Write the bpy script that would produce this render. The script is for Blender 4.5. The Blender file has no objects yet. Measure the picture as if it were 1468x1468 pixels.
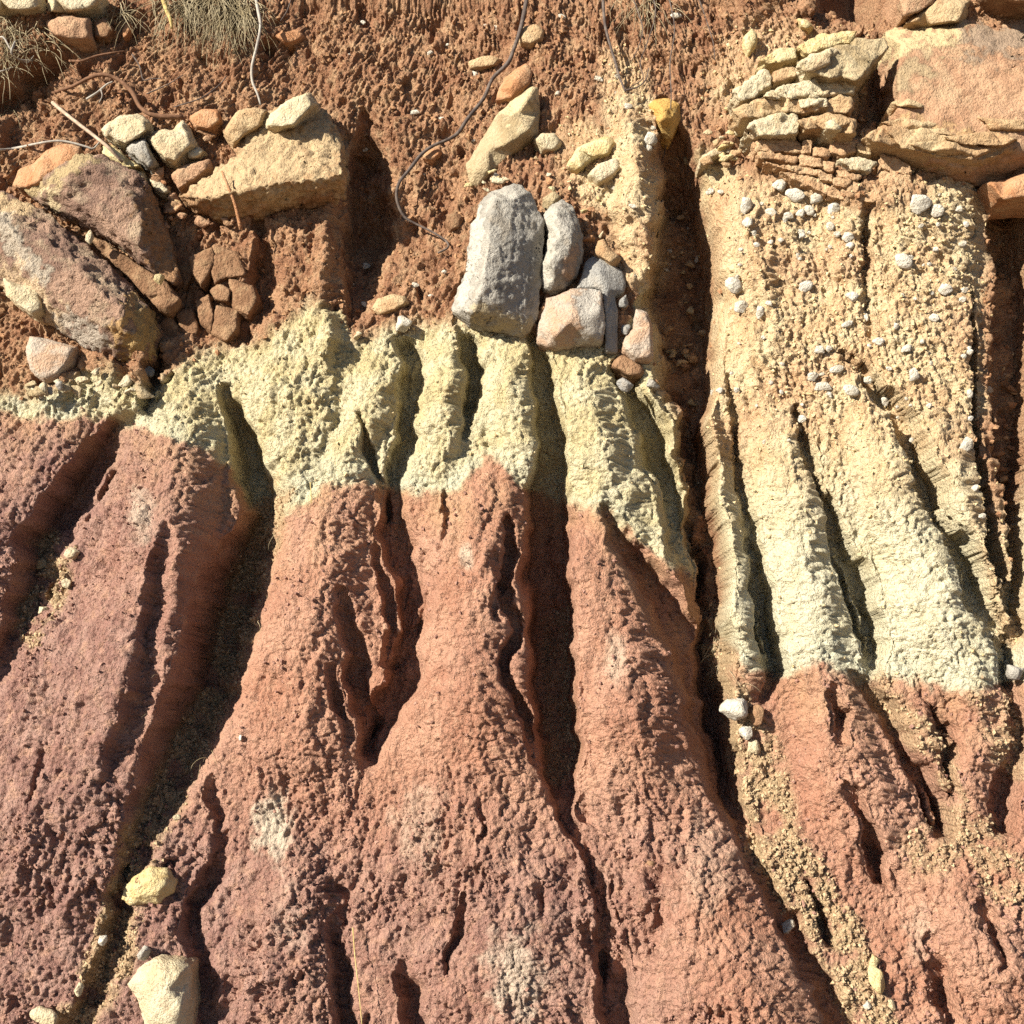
import bpy, bmesh, math, random
import numpy as np
from mathutils import Vector, Matrix
from mathutils.geometry import delaunay_2d_cdt

# ------------------------------------------------------------------ camera, sky, sun, exposure
scene = bpy.context.scene
FOV = math.radians(50.0)
PITCH = math.radians(-8.0)          # the photographer looks slightly down at the bank
DIP = math.radians(72.0)            # the bank leans back from the vertical
DIST = 2.8                          # metres from the lens to the middle of the bank
FOCAL = 734.0 / math.tan(FOV / 2)   # the photo is 1468 units wide
UNIT = DIST / FOCAL                 # one unit on the bank, in metres (about 1.8 mm)
CZ = 1.62                           # height of the middle of the bank above the ground
MID = np.array([0.0, 0.0, CZ])
FWD = np.array([0.0, math.cos(PITCH), math.sin(PITCH)])
RGT = np.array([1.0, 0.0, 0.0])
UPV = np.array([0.0, -math.sin(PITCH), math.cos(PITCH)])
CAM = MID - FWD * DIST
AX_U = np.array([1.0, 0.0, 0.0])
AX_V = np.array([0.0, -math.cos(DIP), -math.sin(DIP)])     # down the slope
AX_N = np.array([0.0, -math.sin(DIP), math.cos(DIP)])      # out of the slope

cam_data = bpy.data.cameras.new('camera')
cam_data.angle = FOV
cam_data.clip_start = 0.05
cam_data.clip_end = 2000.0
cam = bpy.data.objects.new('camera', cam_data)
scene.collection.objects.link(cam)
cam.location = Vector(CAM)
cam.rotation_euler = (math.radians(90) + PITCH, 0, 0)
scene.camera = cam

SUN_TRAVEL = Vector((0.67, 0.50, -0.53)).normalized()
sun_data = bpy.data.lights.new('sun', 'SUN')
sun_data.energy = 5.0
sun_data.angle = math.radians(0.5)
sun_data.color = (1.0, 0.93, 0.80)
sun = bpy.data.objects.new('sun', sun_data)
scene.collection.objects.link(sun)
sun.location = (-6, -6, 8)
sun.rotation_euler = SUN_TRAVEL.to_track_quat('-Z', 'Y').to_euler()

world = bpy.data.worlds.new('World')
scene.world = world
world.use_nodes = True
wn = world.node_tree
for n in list(wn.nodes):
    wn.nodes.remove(n)
w_sky = wn.nodes.new('ShaderNodeTexSky')
w_sky.sky_type = 'NISHITA'
w_sky.sun_disc = False
w_sky.sun_elevation = math.asin(-SUN_TRAVEL.z)
w_sky.sun_rotation = math.atan2(-SUN_TRAVEL.x, -SUN_TRAVEL.y)
w_sky.air_density = 0.8
w_sky.dust_density = 0.4
w_bg = wn.nodes.new('ShaderNodeBackground')
w_bg.inputs['Strength'].default_value = 0.05
w_out = wn.nodes.new('ShaderNodeOutputWorld')
wn.links.new(w_sky.outputs[0], w_bg.inputs[0])
wn.links.new(w_bg.outputs[0], w_out.inputs[0])

scene.view_settings.view_transform = 'Standard'
scene.view_settings.look = 'None'
scene.view_settings.gamma = 1.0
scene.view_settings.use_curve_mapping = False
scene.view_settings.exposure = 1.25
scene.render.engine = 'CYCLES'
scene.cycles.use_denoising = False          # keep the grit of the earth crisp
scene.cycles.max_bounces = 5
scene.cycles.diffuse_bounces = 3

rng = np.random.default_rng(7)
random.seed(7)

# ------------------------------------------------------------------ numeric helpers
def project(P):
    d = P - CAM
    z = d @ FWD
    return 734 + FOCAL * (d @ RGT) / z, 734 - FOCAL * (d @ UPV) / z

def slope_point(u, v, h):
    """a point of the bank: u, v on the bank's plane, h out of it (units)"""
    u = np.asarray(u, float); v = np.asarray(v, float); h = np.asarray(h, float)
    return (MID + ((u - 734) * UNIT)[..., None] * AX_U + ((v - 734) * UNIT)[..., None] * AX_V
            + (h * UNIT)[..., None] * AX_N)

def seen_point(x, y, h):
    """where the sight line of photo point x, y meets the sheet lying h out of the bank's plane"""
    r = FWD + (x - 734) / FOCAL * RGT - (y - 734) / FOCAL * UPV
    o = MID + AX_N * h * UNIT
    t = ((o - CAM) @ AX_N) / (r @ AX_N)
    return CAM + r * t

def sstep(a, b, x):
    t = np.clip((x - a) / (b - a), 0, 1)
    return t * t * (3 - 2 * t)

_PERM = {}
def perm(seed):
    if seed not in _PERM:
        p = np.random.default_rng(seed).permutation(256).astype(np.int32)
        _PERM[seed] = np.concatenate([p, p, p])
    return _PERM[seed]

_ANG = np.random.default_rng(3).uniform(0, 2 * math.pi, 256)
_GX, _GY = np.cos(_ANG).astype(np.float32), np.sin(_ANG).astype(np.float32)

def perlin(x, y, seed=0):
    p = perm(seed)
    x = np.asarray(x, np.float32); y = np.asarray(y, np.float32)
    xi = np.floor(x).astype(np.int32); yi = np.floor(y).astype(np.int32)
    fx = x - xi; fy = y - yi
    xi &= 255; yi &= 255
    def g(ix, iy, dx, dy):
        h = p[p[ix & 255] + (iy & 255)]
        return _GX[h] * dx + _GY[h] * dy
    u = fx * fx * fx * (fx * (fx * 6 - 15) + 10)
    v = fy * fy * fy * (fy * (fy * 6 - 15) + 10)
    a = g(xi, yi, fx, fy); b = g(xi + 1, yi, fx - 1, fy)
    c = g(xi, yi + 1, fx, fy - 1); d = g(xi + 1, yi + 1, fx - 1, fy - 1)
    return 1.5 * ((a + (b - a) * u) * (1 - v) + (c + (d - c) * u) * v)

def fbm(x, y, seed=0, octaves=3, gain=0.5):
    s = 0; a = 1.0; f = 1.0; t = 0
    for o in range(octaves):
        s = s + a * perlin(x * f, y * f, seed + o * 17); t += a
        a *= gain; f *= 2.03
    return s / t

def worley(x, y, seed=0):
    p = perm(seed)
    r = np.random.default_rng(seed + 91)
    jx = r.uniform(0, 1, 256).astype(np.float32); jy = r.uniform(0, 1, 256).astype(np.float32)
    x = np.asarray(x, np.float32); y = np.asarray(y, np.float32)
    xi = np.floor(x).astype(np.int32); yi = np.floor(y).astype(np.int32)
    best = np.full(x.shape, 9.0, np.float32); sec = np.full(x.shape, 9.0, np.float32)
    idx = np.zeros(x.shape, np.int32)
    for oy in (-1, 0, 1):
        for ox in (-1, 0, 1):
            cx = xi + ox; cy = yi + oy
            h = p[p[cx & 255] + (cy & 255)]
            d = (cx + jx[h] - x) ** 2 + (cy + jy[h] - y) ** 2
            m = d < best
            sec = np.where(m, best, np.minimum(sec, d))
            best = np.where(m, d, best)
            idx = np.where(m, h, idx)
    return best, sec, idx          # squared distances

_A3 = np.random.default_rng(5).normal(size=(256, 3))
_A3 /= np.linalg.norm(_A3, axis=1)[:, None]
def perlin3(P, seed=0):
    p = perm(seed)
    I = np.floor(P).astype(np.int32); F = P - I
    w = F * F * F * (F * (F * 6 - 15) + 10)
    out = 0
    for dx in (0, 1):
        for dy in (0, 1):
            for dz in (0, 1):
                h = p[p[p[(I[:, 0] + dx) & 255] + ((I[:, 1] + dy) & 255)] + ((I[:, 2] + dz) & 255)]
                g = _A3[h]
                dot = g[:, 0] * (F[:, 0] - dx) + g[:, 1] * (F[:, 1] - dy) + g[:, 2] * (F[:, 2] - dz)
                wt = ((w[:, 0] if dx else 1 - w[:, 0]) * (w[:, 1] if dy else 1 - w[:, 1]) * (w[:, 2] if dz else 1 - w[:, 2]))
                out = out + wt * dot
    return out * 1.5

def fbm3(P, seed=0, octaves=3, gain=0.5):
    s = 0; a = 1.0; f = 1.0
    for o in range(octaves):
        s = s + a * perlin3(P * f, seed + 13 * o); a *= gain; f *= 2.03
    return s

# ------------------------------------------------------------------ materials
def new_mat(name, rough=0.92):
    m = bpy.data.materials.new(name)
    m.use_nodes = True
    b = m.node_tree.nodes['Principled BSDF']
    b.inputs['Roughness'].default_value = rough
    if 'Specular IOR Level' in b.inputs:
        b.inputs['Specular IOR Level'].default_value = 0.18
    return m, m.node_tree, b

def N(nt, kind, **kw):
    n = nt.nodes.new(kind)
    for k, v in kw.items():
        setattr(n, k, v)
    return n

def mixc(nt, fac, a, b, mode='MIX'):
    n = nt.nodes.new('ShaderNodeMix'); n.data_type = 'RGBA'; n.blend_type = mode
    for sock, val in ((n.inputs[0], fac), (n.inputs[6], a), (n.inputs[7], b)):
        if isinstance(val, bpy.types.NodeSocket):
            nt.links.new(val, sock)
        elif isinstance(val, (int, float)):
            sock.default_value = val
        else:
            sock.default_value = (*val, 1.0)
    return n.outputs[2]

def noise(nt, vec, scale, detail=4.0, rough=0.6, dist=0.0):
    n = nt.nodes.new('ShaderNodeTexNoise')
    n.inputs['Scale'].default_value = scale
    n.inputs['Detail'].default_value = detail
    n.inputs['Roughness'].default_value = rough
    n.inputs['Distortion'].default_value = dist
    nt.links.new(vec, n.inputs['Vector'])
    return n.outputs['Fac']

def ramp(nt, fac, lo, hi):
    n = nt.nodes.new('ShaderNodeMapRange')
    n.interpolation_type = 'SMOOTHSTEP'
    n.inputs['From Min'].default_value = lo
    n.inputs['From Max'].default_value = hi
    nt.links.new(fac, n.inputs['Value'])
    return n.outputs['Result']

def math_n(nt, op, a, b):
    n = nt.nodes.new('ShaderNodeMath'); n.operation = op
    for s, v in zip(n.inputs, (a, b)):
        if isinstance(v, bpy.types.NodeSocket): nt.links.new(v, s)
        else: s.default_value = v
    return n.outputs[0]

def bump(nt, height, dist, strength, normal=None):
    n = nt.nodes.new('ShaderNodeBump')
    n.inputs['Distance'].default_value = dist
    n.inputs['Strength'].default_value = strength
    nt.links.new(height, n.inputs['Height'])
    if normal: nt.links.new(normal, n.inputs['Normal'])
    return n.outputs['Normal']

def tag(o, label=None, cat=None, group=None, kind=None):
    if label: o['label'] = label
    if cat: o['category'] = cat
    if group: o['group'] = group
    if kind: o['kind'] = kind
    return o

# ------------------------------------------------------------------ the bank: large forms
RS = 1.5
R0, R1 = -300.0, 1770.0
rx = np.arange(R0, R1, RS)
RN = len(rx)
GX, GY = np.meshgrid(rx, rx)
WX = GX + 13 * fbm(GX / 85, GY / 85, 11, 2) + 9 * fbm(GX / 34, GY / 34, 21, 2)
WY = GY + 13 * fbm(GX / 85, GY / 85, 12, 2) + 9 * fbm(GX / 34, GY / 34, 22, 2)

ctrl = np.array([
 (0,40,-30),(200,40,-60),(450,60,-75),(650,80,-85),(850,60,-65),(1000,80,-50),(1180,30,-60),(1400,60,0),
 (50,250,-25),(250,250,-35),(430,370,-10),(540,330,-80),(620,300,-65),(740,330,-20),(850,280,-5),(900,230,10),
 (980,300,-40),(1100,350,30),(1300,350,35),(1450,350,-20),
 (30,450,-20),(150,560,5),(300,420,-50),(450,470,15),(600,440,-20),(740,460,15),(900,450,0),(1000,450,-20),(1100,500,40),(1300,500,45),
 (60,640,10),(250,620,40),(400,600,10),(500,600,25),(640,560,30),(740,600,35),(850,620,35),(1000,650,10),(1150,700,50),(1300,700,55),
 (100,800,20),(220,800,70),(380,800,10),(460,850,45),(690,850,60),(860,850,55),(1100,880,50),(1350,900,60),
 (60,1000,60),(200,1000,75),(430,1050,50),(690,1050,70),(880,1050,70),(1100,1100,25),(1190,1080,60),(1350,1100,50),
 (60,1250,85),(400,1250,60),(700,1250,70),(950,1300,85),(1250,1280,45),(1400,1300,60),
 (100,1450,85),(400,1450,70),(700,1450,80),(1050,1430,95),(1300,1430,60),
 (-250,300,-20),(-250,1000,60),(1700,300,-10),(1700,1000,50),(700,-250,-110),(200,-250,-90),(1200,-250,-70),(300,1700,90),(1200,1700,90)], float)
cs = 30.0
cgx, cgy = np.meshgrid(np.arange(R0, R1 + cs, cs), np.arange(R0, R1 + cs, cs))
wsum = np.zeros_like(cgx); hsum = np.zeros_like(cgx)
for x, y, h in ctrl:
    w = 1.0 / ((cgx - x) ** 2 + (cgy - y) ** 2 + 45 ** 2) ** 1.6
    wsum += w; hsum += w * h
coarse = hsum / wsum

def bilin(img, x, y, x0, step):
    fx = np.clip((x - x0) / step, 0, img.shape[1] - 1.001)
    fy = np.clip((y - x0) / step, 0, img.shape[0] - 1.001)
    ix = fx.astype(np.int32); iy = fy.astype(np.int32)
    tx = fx - ix; ty = fy - iy
    return ((img[iy, ix] * (1 - tx) + img[iy, ix + 1] * tx) * (1 - ty)
            + (img[iy + 1, ix] * (1 - tx) + img[iy + 1, ix + 1] * tx) * ty)

H = bilin(coarse, GX, GY, R0, cs)

def path_field(pts, reach):
    """signed distance to a path and its attributes, on the raster window the path can touch"""
    P = np.array(pts, float)
    m = reach + 30
    i0 = max(0, int((P[:, 0].min() - m - R0) / RS)); i1 = min(RN, int((P[:, 0].max() + m - R0) / RS) + 2)
    j0 = max(0, int((P[:, 1].min() - m - R0) / RS)); j1 = min(RN, int((P[:, 1].max() + m - R0) / RS) + 2)
    sl = (slice(j0, j1), slice(i0, i1))
    X = WX[sl]; Y = WY[sl]
    best = np.full(X.shape, 1e9); sd = np.zeros(X.shape)
    at = np.zeros(X.shape + (P.shape[1] - 2,))
    for a, b in zip(P[:-1], P[1:]):
        dx, dy = b[0] - a[0], b[1] - a[1]
        L2 = dx * dx + dy * dy + 1e-9
        t = np.clip(((X - a[0]) * dx + (Y - a[1]) * dy) / L2, 0, 1)
        ex = X - (a[0] + t * dx); ey = Y - (a[1] + t * dy)
        d = np.hypot(ex, ey)
        m_ = d < best
        best = np.where(m_, d, best)
        side = np.where(dx * ey - dy * ex > 0, -1.0, 1.0)
        sd = np.where(m_, side * d, sd)
        at = np.where(m_[..., None], a[2:] + t[..., None] * (b[2:] - a[2:]), at)
    return sl, sd, at

def gully(pts, lw=0.30, rw=0.45):
    sl, sd, at = path_field(pts, max(p[2] for p in pts))
    q = sd / np.maximum(at[..., 0], 1)
    prof = sstep(-0.5, -0.5 + lw, q) * (1 - sstep(0.5 - rw, 0.5, q))
    H[sl] -= at[..., 1] * prof

def ridge(pts, right=0.8):
    sl, sd, at = path_field(pts, max(p[2] for p in pts))
    q = sd / np.maximum(at[..., 0], 1)
    q = np.where(q > 0, q / right, -q)
    H[sl] += at[..., 1] * np.clip(1 - q * q, 0, 1) ** 1.3

RIDGES = [
 ([(690,650,60,0),(690,720,85,35),(688,850,105,50),(682,1000,115,45),(690,1140,120,15),(700,1200,110,0)], .75),
 ([(838,700,50,0),(848,800,80,35),(880,930,100,45),(905,1050,110,40),(930,1170,110,15),(940,1240,90,0)], .8),
 ([(480,640,50,10),(462,740,80,35),(440,900,100,45),(430,1050,100,35),(420,1160,100,0)], .9),
 ([(275,570,50,15),(255,650,80,35),(235,780,105,55),(190,930,130,55),(120,1080,150,45),(60,1220,160,20)], .8),
 ([(90,600,60,10),(50,660,70,30),(0,740,80,30),(-60,850,90,30)], .8),
 ([(562,490,30,10),(545,560,42,28),(512,640,45,22),(500,690,40,5)], .8),
 ([(645,478,34,15),(640,540,40,30),(632,620,42,25),(620,690,40,8)], .7),
 ([(735,480,40,5),(735,560,48,28),(742,640,48,25),(748,700,40,5)], .7),
 ([(830,500,45,5),(838,560,52,28),(862,660,60,30),(900,760,50,15)], .8),
 ([(955,545,18,15),(972,640,18,25),(992,720,18,25),(1008,800,14,5)], .8),
 ([(415,500,90,10),(420,560,75,35),(412,650,60,30),(408,720,30,5)], .9),
 ([(1005,540,22,10),(1022,640,30,30),(1045,760,32,30),(1058,880,34,32),(1068,980,34,15),(1075,1050,30,0)], .8),
 ([(1110,600,35,10),(1135,720,48,26),(1165,850,55,30),(1180,960,60,30),(1210,1080,75,35),(1250,1200,70,25),(1265,1260,45,0)], .8),
 ([(1235,560,40,10),(1275,680,60,28),(1320,800,68,32),(1365,900,65,30),(1400,970,60,10)], .8),
 ([(1300,540,50,5),(1370,680,45,25),(1405,790,35,25),(1440,900,30,10)], .8),
 ([(1295,1000,30,5),(1320,1060,32,20),(1345,1110,26,5)], .8),
 ([(1400,980,40,10),(1400,1090,45,25),(1390,1180,40,5)], .8),
 ([(1330,1200,40,0),(1390,1310,60,20),(1430,1400,60,20)], .8),
 ([(900,1260,60,0),(1000,1280,130,40),(1060,1420,150,40),(1100,1600,150,40)], .8),
 ([(560,1150,70,0),(680,1230,120,30),(720,1330,140,30),(720,1500,140,20)], .8),
 ([(380,1180,60,0),(420,1280,90,25),(420,1420,100,25),(420,1600,100,25)], .8),
 ([(905,150,30,10),(915,230,42,35),(925,330,46,40),(925,390,40,15)], .55),
 ([(460,440,18,10),(462,490,24,30),(455,530,20,0)], .9),
 ([(470,290,26,10),(468,380,26,25),(455,430,24,5)], .8),
 ([(150,520,30,25),(165,560,25,25),(170,600,20,5)], .8),
 ([(100,540,25,15),(70,580,25,10)], .8),
 ([(205,520,22,20),(195,570,22,20),(185,610,18,0)], .8),
 ([(1045,185,40,10),(1110,150,60,35),(1180,120,60,38),(1235,95,40,10)], .9),
 ([(1090,230,30,8),(1160,245,36,16),(1230,270,36,14),(1300,265,30,4)], .9),
 ([(1040,240,40,5),(1065,330,45,22),(1085,430,45,18),(1120,540,40,0)], .8),
]
GULLIES = [
 ([(955,150,30,30),(968,210,56,80),(978,280,84,115),(984,350,104,135),(982,440,136,150),(985,520,104,150),(988,610,64,135),(1008,740,54,125),(1018,860,50,115),(1022,960,52,100),(1035,1060,48,80),(1052,1150,34,50),(1085,1240,30,34),(1130,1330,34,42),(1170,1400,40,46),(1205,1470,42,46),(1260,1600,45,42)], .22, .28),
 ([(765,490,25,30),(785,560,44,66),(788,640,52,75),(786,720,72,115),(786,820,82,150),(790,920,82,160),(795,1020,68,145),(799,1100,56,110),(806,1150,36,60),(832,1210,22,24),(858,1280,26,34),(870,1350,32,44),(880,1430,60,60),(895,1520,50,50)], .25, .2),
 ([(520,590,12,15),(532,650,18,32),(548,700,22,30),(552,740,26,30)], .35, .35),
 ([(590,500,35,52),(594,560,39,62),(580,640,33,52),(568,710,37,52),(565,760,55,65),(590,830,55,71),(592,900,48,78),(580,970,57,78),(545,1050,52,65),(525,1090,44,19)], .3, .35),
 ([(492,850,18,16),(505,900,26,36),(515,960,34,48),(528,1040,38,55),(530,1085,24,12)], .3, .35),
 ([(478,960,14,10),(488,1010,22,28),(496,1060,16,12)], .3, .4),
 ([(612,800,14,10),(618,850,20,30),(606,900,18,26),(600,940,12,8)], .3, .4),
 ([(540,790,20,20),(560,860,25,35),(560,950,30,40)], .35, .35),
 ([(670,490,28,39),(682,530,39,62),(674,580,30,52),(664,620,13,13)], .35, .4),
 ([(635,700,10,15),(640,740,12,20),(630,790,10,5)], .35, .4),
 ([(728,745,16,16),(735,800,26,44),(728,840,26,40),(745,900,20,34),(724,950,28,46),(734,980,22,30),(755,1030,18,34),(770,1090,18,24)], .3, .4),
 ([(715,800,12,10),(722,850,18,26),(716,890,12,10)], .3, .4),
 ([(325,560,30,30),(345,620,55,80),(365,680,75,100),(385,735,70,85),(365,790,90,110),(335,870,110,135),(315,950,112,135),(285,1040,105,110),(245,1120,85,75),(205,1190,60,45),(185,1260,45,40),(185,1310,45,50),(165,1360,45,35),(135,1430,60,45),(100,1500,60,45)], .35, .4),
 ([(185,600,40,20),(150,650,66,65),(105,720,78,80),(60,790,70,70),(48,850,70,60),(30,910,60,45),(-20,980,60,40)], .4, .35),
 ([(868,735,18,20),(898,785,40,55),(945,850,62,80),(985,915,74,88),(1006,990,78,95),(1022,1070,72,90),(1042,1140,48,60),(1055,1185,24,14)], .3, .45),
 ([(900,530,44,50),(925,590,52,77),(948,670,57,87),(972,750,52,81),(990,820,48,68),(1005,880,37,31)], .25, .4),
 ([(1045,540,11,13),(1058,620,17,32),(1068,700,19,40),(1080,780,22,47),(1088,850,33,67),(1100,920,39,87),(1104,965,33,74),(1100,1000,17,13)], .3, .35),
 ([(1138,590,15,16),(1150,625,24,44),(1165,690,17,30),(1190,755,22,49),(1215,820,44,81),(1240,885,48,89),(1248,940,39,70),(1245,970,22,14)], .3, .4),
 ([(1210,505,11,21),(1250,560,22,47),(1290,610,26,56),(1318,670,33,72),(1336,715,33,70),(1352,760,22,42),(1372,800,37,70),(1390,835,46,84),(1410,880,28,56),(1435,930,30,58),(1448,980,22,28)], .3, .4),
 ([(1445,225,100,90),(1452,340,118,130),(1452,460,118,135),(1446,580,104,130),(1438,700,70,120),(1440,800,48,100),(1448,880,32,65),(1452,960,26,30)], .14, .25),
 ([(1245,290,20,15),(1240,340,22,40),(1234,390,16,32),(1236,440,18,22),(1250,480,14,5)], .35, .4),
 ([(1195,990,16,17),(1205,1030,31,51),(1212,1065,16,17)], .35, .4),
 ([(1225,970,20,19),(1262,1010,32,51),(1290,1065,27,48),(1318,1120,30,60),(1340,1165,40,92),(1345,1200,30,48)], .35, .45),
 ([(1215,1130,16,15),(1240,1180,26,48),(1255,1225,36,75),(1256,1260,26,45)], .35, .4),
 ([(1330,1010,16,18),(1346,1045,24,42),(1358,1120,16,36),(1360,1170,14,15)], .35, .4),
 ([(1450,980,26,30),(1452,1040,28,45),(1448,1090,23,30),(1432,1140,36,60),(1430,1185,33,45)], .35, .4),
 ([(1160,1270,14,19),(1170,1310,21,44),(1185,1350,16,32)], .35, .4),
 ([(1340,1380,19,22),(1352,1430,31,44),(1360,1475,24,24)], .35, .4),
 ([(1412,1290,15,12),(1425,1340,20,38),(1440,1390,18,16)], .35, .4),
 ([(662,1290,11,14),(650,1350,22,31),(638,1400,13,14)], .35, .4),
 ([(575,1380,19,14),(592,1420,35,46),(600,1490,33,42)], .35, .4),
 ([(320,1200,24,14),(305,1260,40,40),(280,1310,34,38),(290,1380,38,36),(300,1440,40,30),(300,1500,40,30)], .35, .4),
 ([(480,1320,22,14),(488,1390,37,47),(495,1480,33,42)], .35, .4),
 ([(835,1150,20,14),(850,1180,16,14)], .35, .4),
 ([(520,170,20,20),(530,250,78,70),(532,340,78,85),(522,420,60,70),(500,470,24,10)], .2, .4),
 ([(375,330,30,20),(385,390,50,50),(380,440,50,45),(350,470,40,20)], .3, .4),
 ([(1200,-120,140,170),(1212,-30,130,180),(1222,16,116,175),(1230,40,84,130),(1236,54,40,40)], .12, .12),
 ([(1262,70,36,40),(1256,110,56,85),(1254,150,52,80),(1248,185,36,40)], .2, .25),
 ([(225,500,30,40),(230,540,44,55),(215,585,30,30)], .3, .4),
 ([(-10,150,70,60),(40,120,90,80),(75,100,70,60),(95,85,40,20)], .25, .4),  # this pit and the next are deepened to put the grassy corner in shade
 ([(20,190,60,40),(60,165,60,50),(85,150,30,20)], .3, .4),
 ([(560,600,6,0),(570,610,6,0)], .4, .4),
 ([(775,1260,8,5),(782,1290,14,16),(778,1320,9,5)], .3, .4),
 ([(690,1150,8,5),(694,1180,14,18),(688,1210,8,4)], .3, .4),
 ([(845,1330,14,10),(860,1380,24,34),(862,1410,16,12)], .3, .4),
 ([(300,1120,12,8),(318,1160,26,26),(310,1200,14,8)], .3, .4),
 ([(60,1080,14,8),(40,1150,16,12)], .4, .4),
 ([(240,760,16,10),(235,810,40,25),(225,870,45,30),(215,960,50,30),(195,1040,50,25),(160,1120,40,14)], .35, .6),
]
H += (1 - sstep(430, 520, GY)) * 20 * fbm(GX / 75, GY / 85, 15, 3)
for pts, r in RIDGES: ridge(pts, r)
for pts, a, b in GULLIES: gully(pts, a, b)

# ------------------------------------------------------------------ the bank: zones of earth
bottom_line = [(-300,590),(0,590),(60,605),(110,590),(150,598),(185,618),(210,612),(235,632),(290,648),(330,672),(360,720),(400,742),(440,722),(465,692),(520,692),(545,702),(580,706),(600,702),(650,700),(690,662),(720,672),(745,697),(790,712),(810,722),(850,732),(870,737),(895,762),(940,792),(1000,835),(1030,920),(1060,945),(1100,968),(1170,952),(1210,967),(1240,985),(1280,968),(1350,982),(1400,987),(1468,975),(1768,975)]
top_line = [(-300,545),(0,560),(60,570),(120,530),(160,525),(215,560),(250,530),(310,505),(400,470),(440,440),(475,440),(500,490),(560,475),(600,462),(680,465),(760,485),(860,485),(900,500),(940,300),(1000,220),(1040,240),(1100,290),(1250,310),(1400,280),(1768,280)]
def line_mask(line, soft, seed):
    L = np.array(line, float)
    yl = np.interp(WX, L[:, 0], L[:, 1])
    return sstep(-soft, soft, WY - yl + 10 * fbm(GX / 16, GY / 16, seed, 2))
below_bottom = line_mask(bottom_line, 9, 41)
below_top = line_mask(top_line, 16, 42)
Z_red = below_bottom
Z_cream = below_top * (1 - below_bottom)
Z_soil = 1 - below_top
Z_sand = np.zeros_like(H); Z_debris = np.zeros_like(H)
def paint(mask, pts, amount=1.0, soft=0.5):
    sl, sd, at = path_field([p if len(p) == 4 else (*p, 1.0) for p in pts], max(p[2] for p in pts))
    q = np.abs(sd) / np.maximum(at[..., 0], 1)
    mask[sl] = np.maximum(mask[sl], amount * at[..., 1] * (1 - sstep(1 - soft, 1.0, q)))
# yellow conglomerate wall on the right, and the yellow rib above the grey stones
Z_sand = np.maximum(Z_sand, sstep(985, 1025, WX) * sstep(225, 275, WY) * (1 - sstep(560, 800, WY)))
paint(Z_sand, [(890,90,40,.7),(905,180,55),(915,280,60),(925,380,48)])
paint(Z_sand, [(830,210,50,.8),(860,270,45)])
paint(Z_sand, [(1100,120,110,.8),(1180,140,120,.8)])
sl_, sd_l, at_l = path_field([(1075,215,30,1),(1140,240,42,1),(1220,275,44,1),(1300,270,40,1)], 60)
Z_sand[sl_] *= 0.45 + 0.55 * sstep(0.6, 1.0, np.abs(sd_l) / at_l[..., 0])
paint(Z_sand, [(1420,700,50,.8),(1450,900,40,.8)])
# debris washed into the gullies
for p in ([(400,700,25),(388,745,30),(365,800,34),(345,880,36),(320,960,36),(285,1050,36),(240,1130,36),(200,1200,38),(180,1300,38),(150,1390,40),(110,1470,45)],
          [(1010,640,18,.6),(1022,800,20),(1028,930,26),(1055,1010,36),(1075,1060,40),(1090,1120,52),(1110,1200,55),(1150,1270,50),(1190,1330,45),(1225,1400,45),(1250,1470,45),(1280,1560,50)],
          [(80,790,34),(70,840,34),(45,900,34)],
          [(1260,985,30,.7),(1300,1040,25,.7),(1355,1080,25,.7),(1370,1180,40,.7),(1330,1220,50,.6)],
          [(1400,1200,40,.6),(1450,1260,50,.6)],[(1420,1000,40,.5),(1460,1100,30,.7)],
          [(795,880,30,.5),(800,1000,28,.6),(800,1100,26,.7)]):
    paint(Z_debris, p)
# brown earth and painted-in shade on the floors of the two deep gullies
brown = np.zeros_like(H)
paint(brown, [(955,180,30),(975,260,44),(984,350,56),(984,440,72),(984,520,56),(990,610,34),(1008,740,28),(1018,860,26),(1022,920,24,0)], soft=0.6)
paint(brown, [(1450,240,60),(1456,340,66),(1456,460,66),(1450,580,60),(1442,700,40),(1444,800,26,.5)], soft=0.5)  # soil brown laid here for the darkness of the far gully
paint(brown, [(1258,90,34),(1254,180,34)], soft=0.6)  # shade of the recess beside the slab, put into the colour
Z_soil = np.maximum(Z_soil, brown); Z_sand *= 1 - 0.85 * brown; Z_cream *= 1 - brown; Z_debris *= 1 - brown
Z_debris *= sstep(-0.35, 0.25, fbm(GX / 40, GY / 40, 77, 3) + 0.15)

# ------------------------------------------------------------------ the bank: mesh with crumbs, rills and clods
def settle(U, V, h, rounds):
    for it in range(rounds):
        px, py = project(slope_point(U, V, h))
        h = 0.35 * h + 0.65 * bilin(H, px, py, R0, RS)
    return h
def box(a, n, ax):
    k = np.cumsum(np.concatenate([np.repeat(np.take(a, [0], ax), n + 1, ax), a, np.repeat(np.take(a, [-1], ax), n, ax)], ax), ax)
    m = a.shape[ax]
    return (np.take(k, np.arange(2 * n + 1, 2 * n + 1 + m), ax) - np.take(k, np.arange(0, m), ax)) / (2 * n + 1)
U_LO, U_HI, V_LO, V_HI, NU, NV = -95.0, 1565.0, -110.0, 1492.0, 1130, 1030
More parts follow.
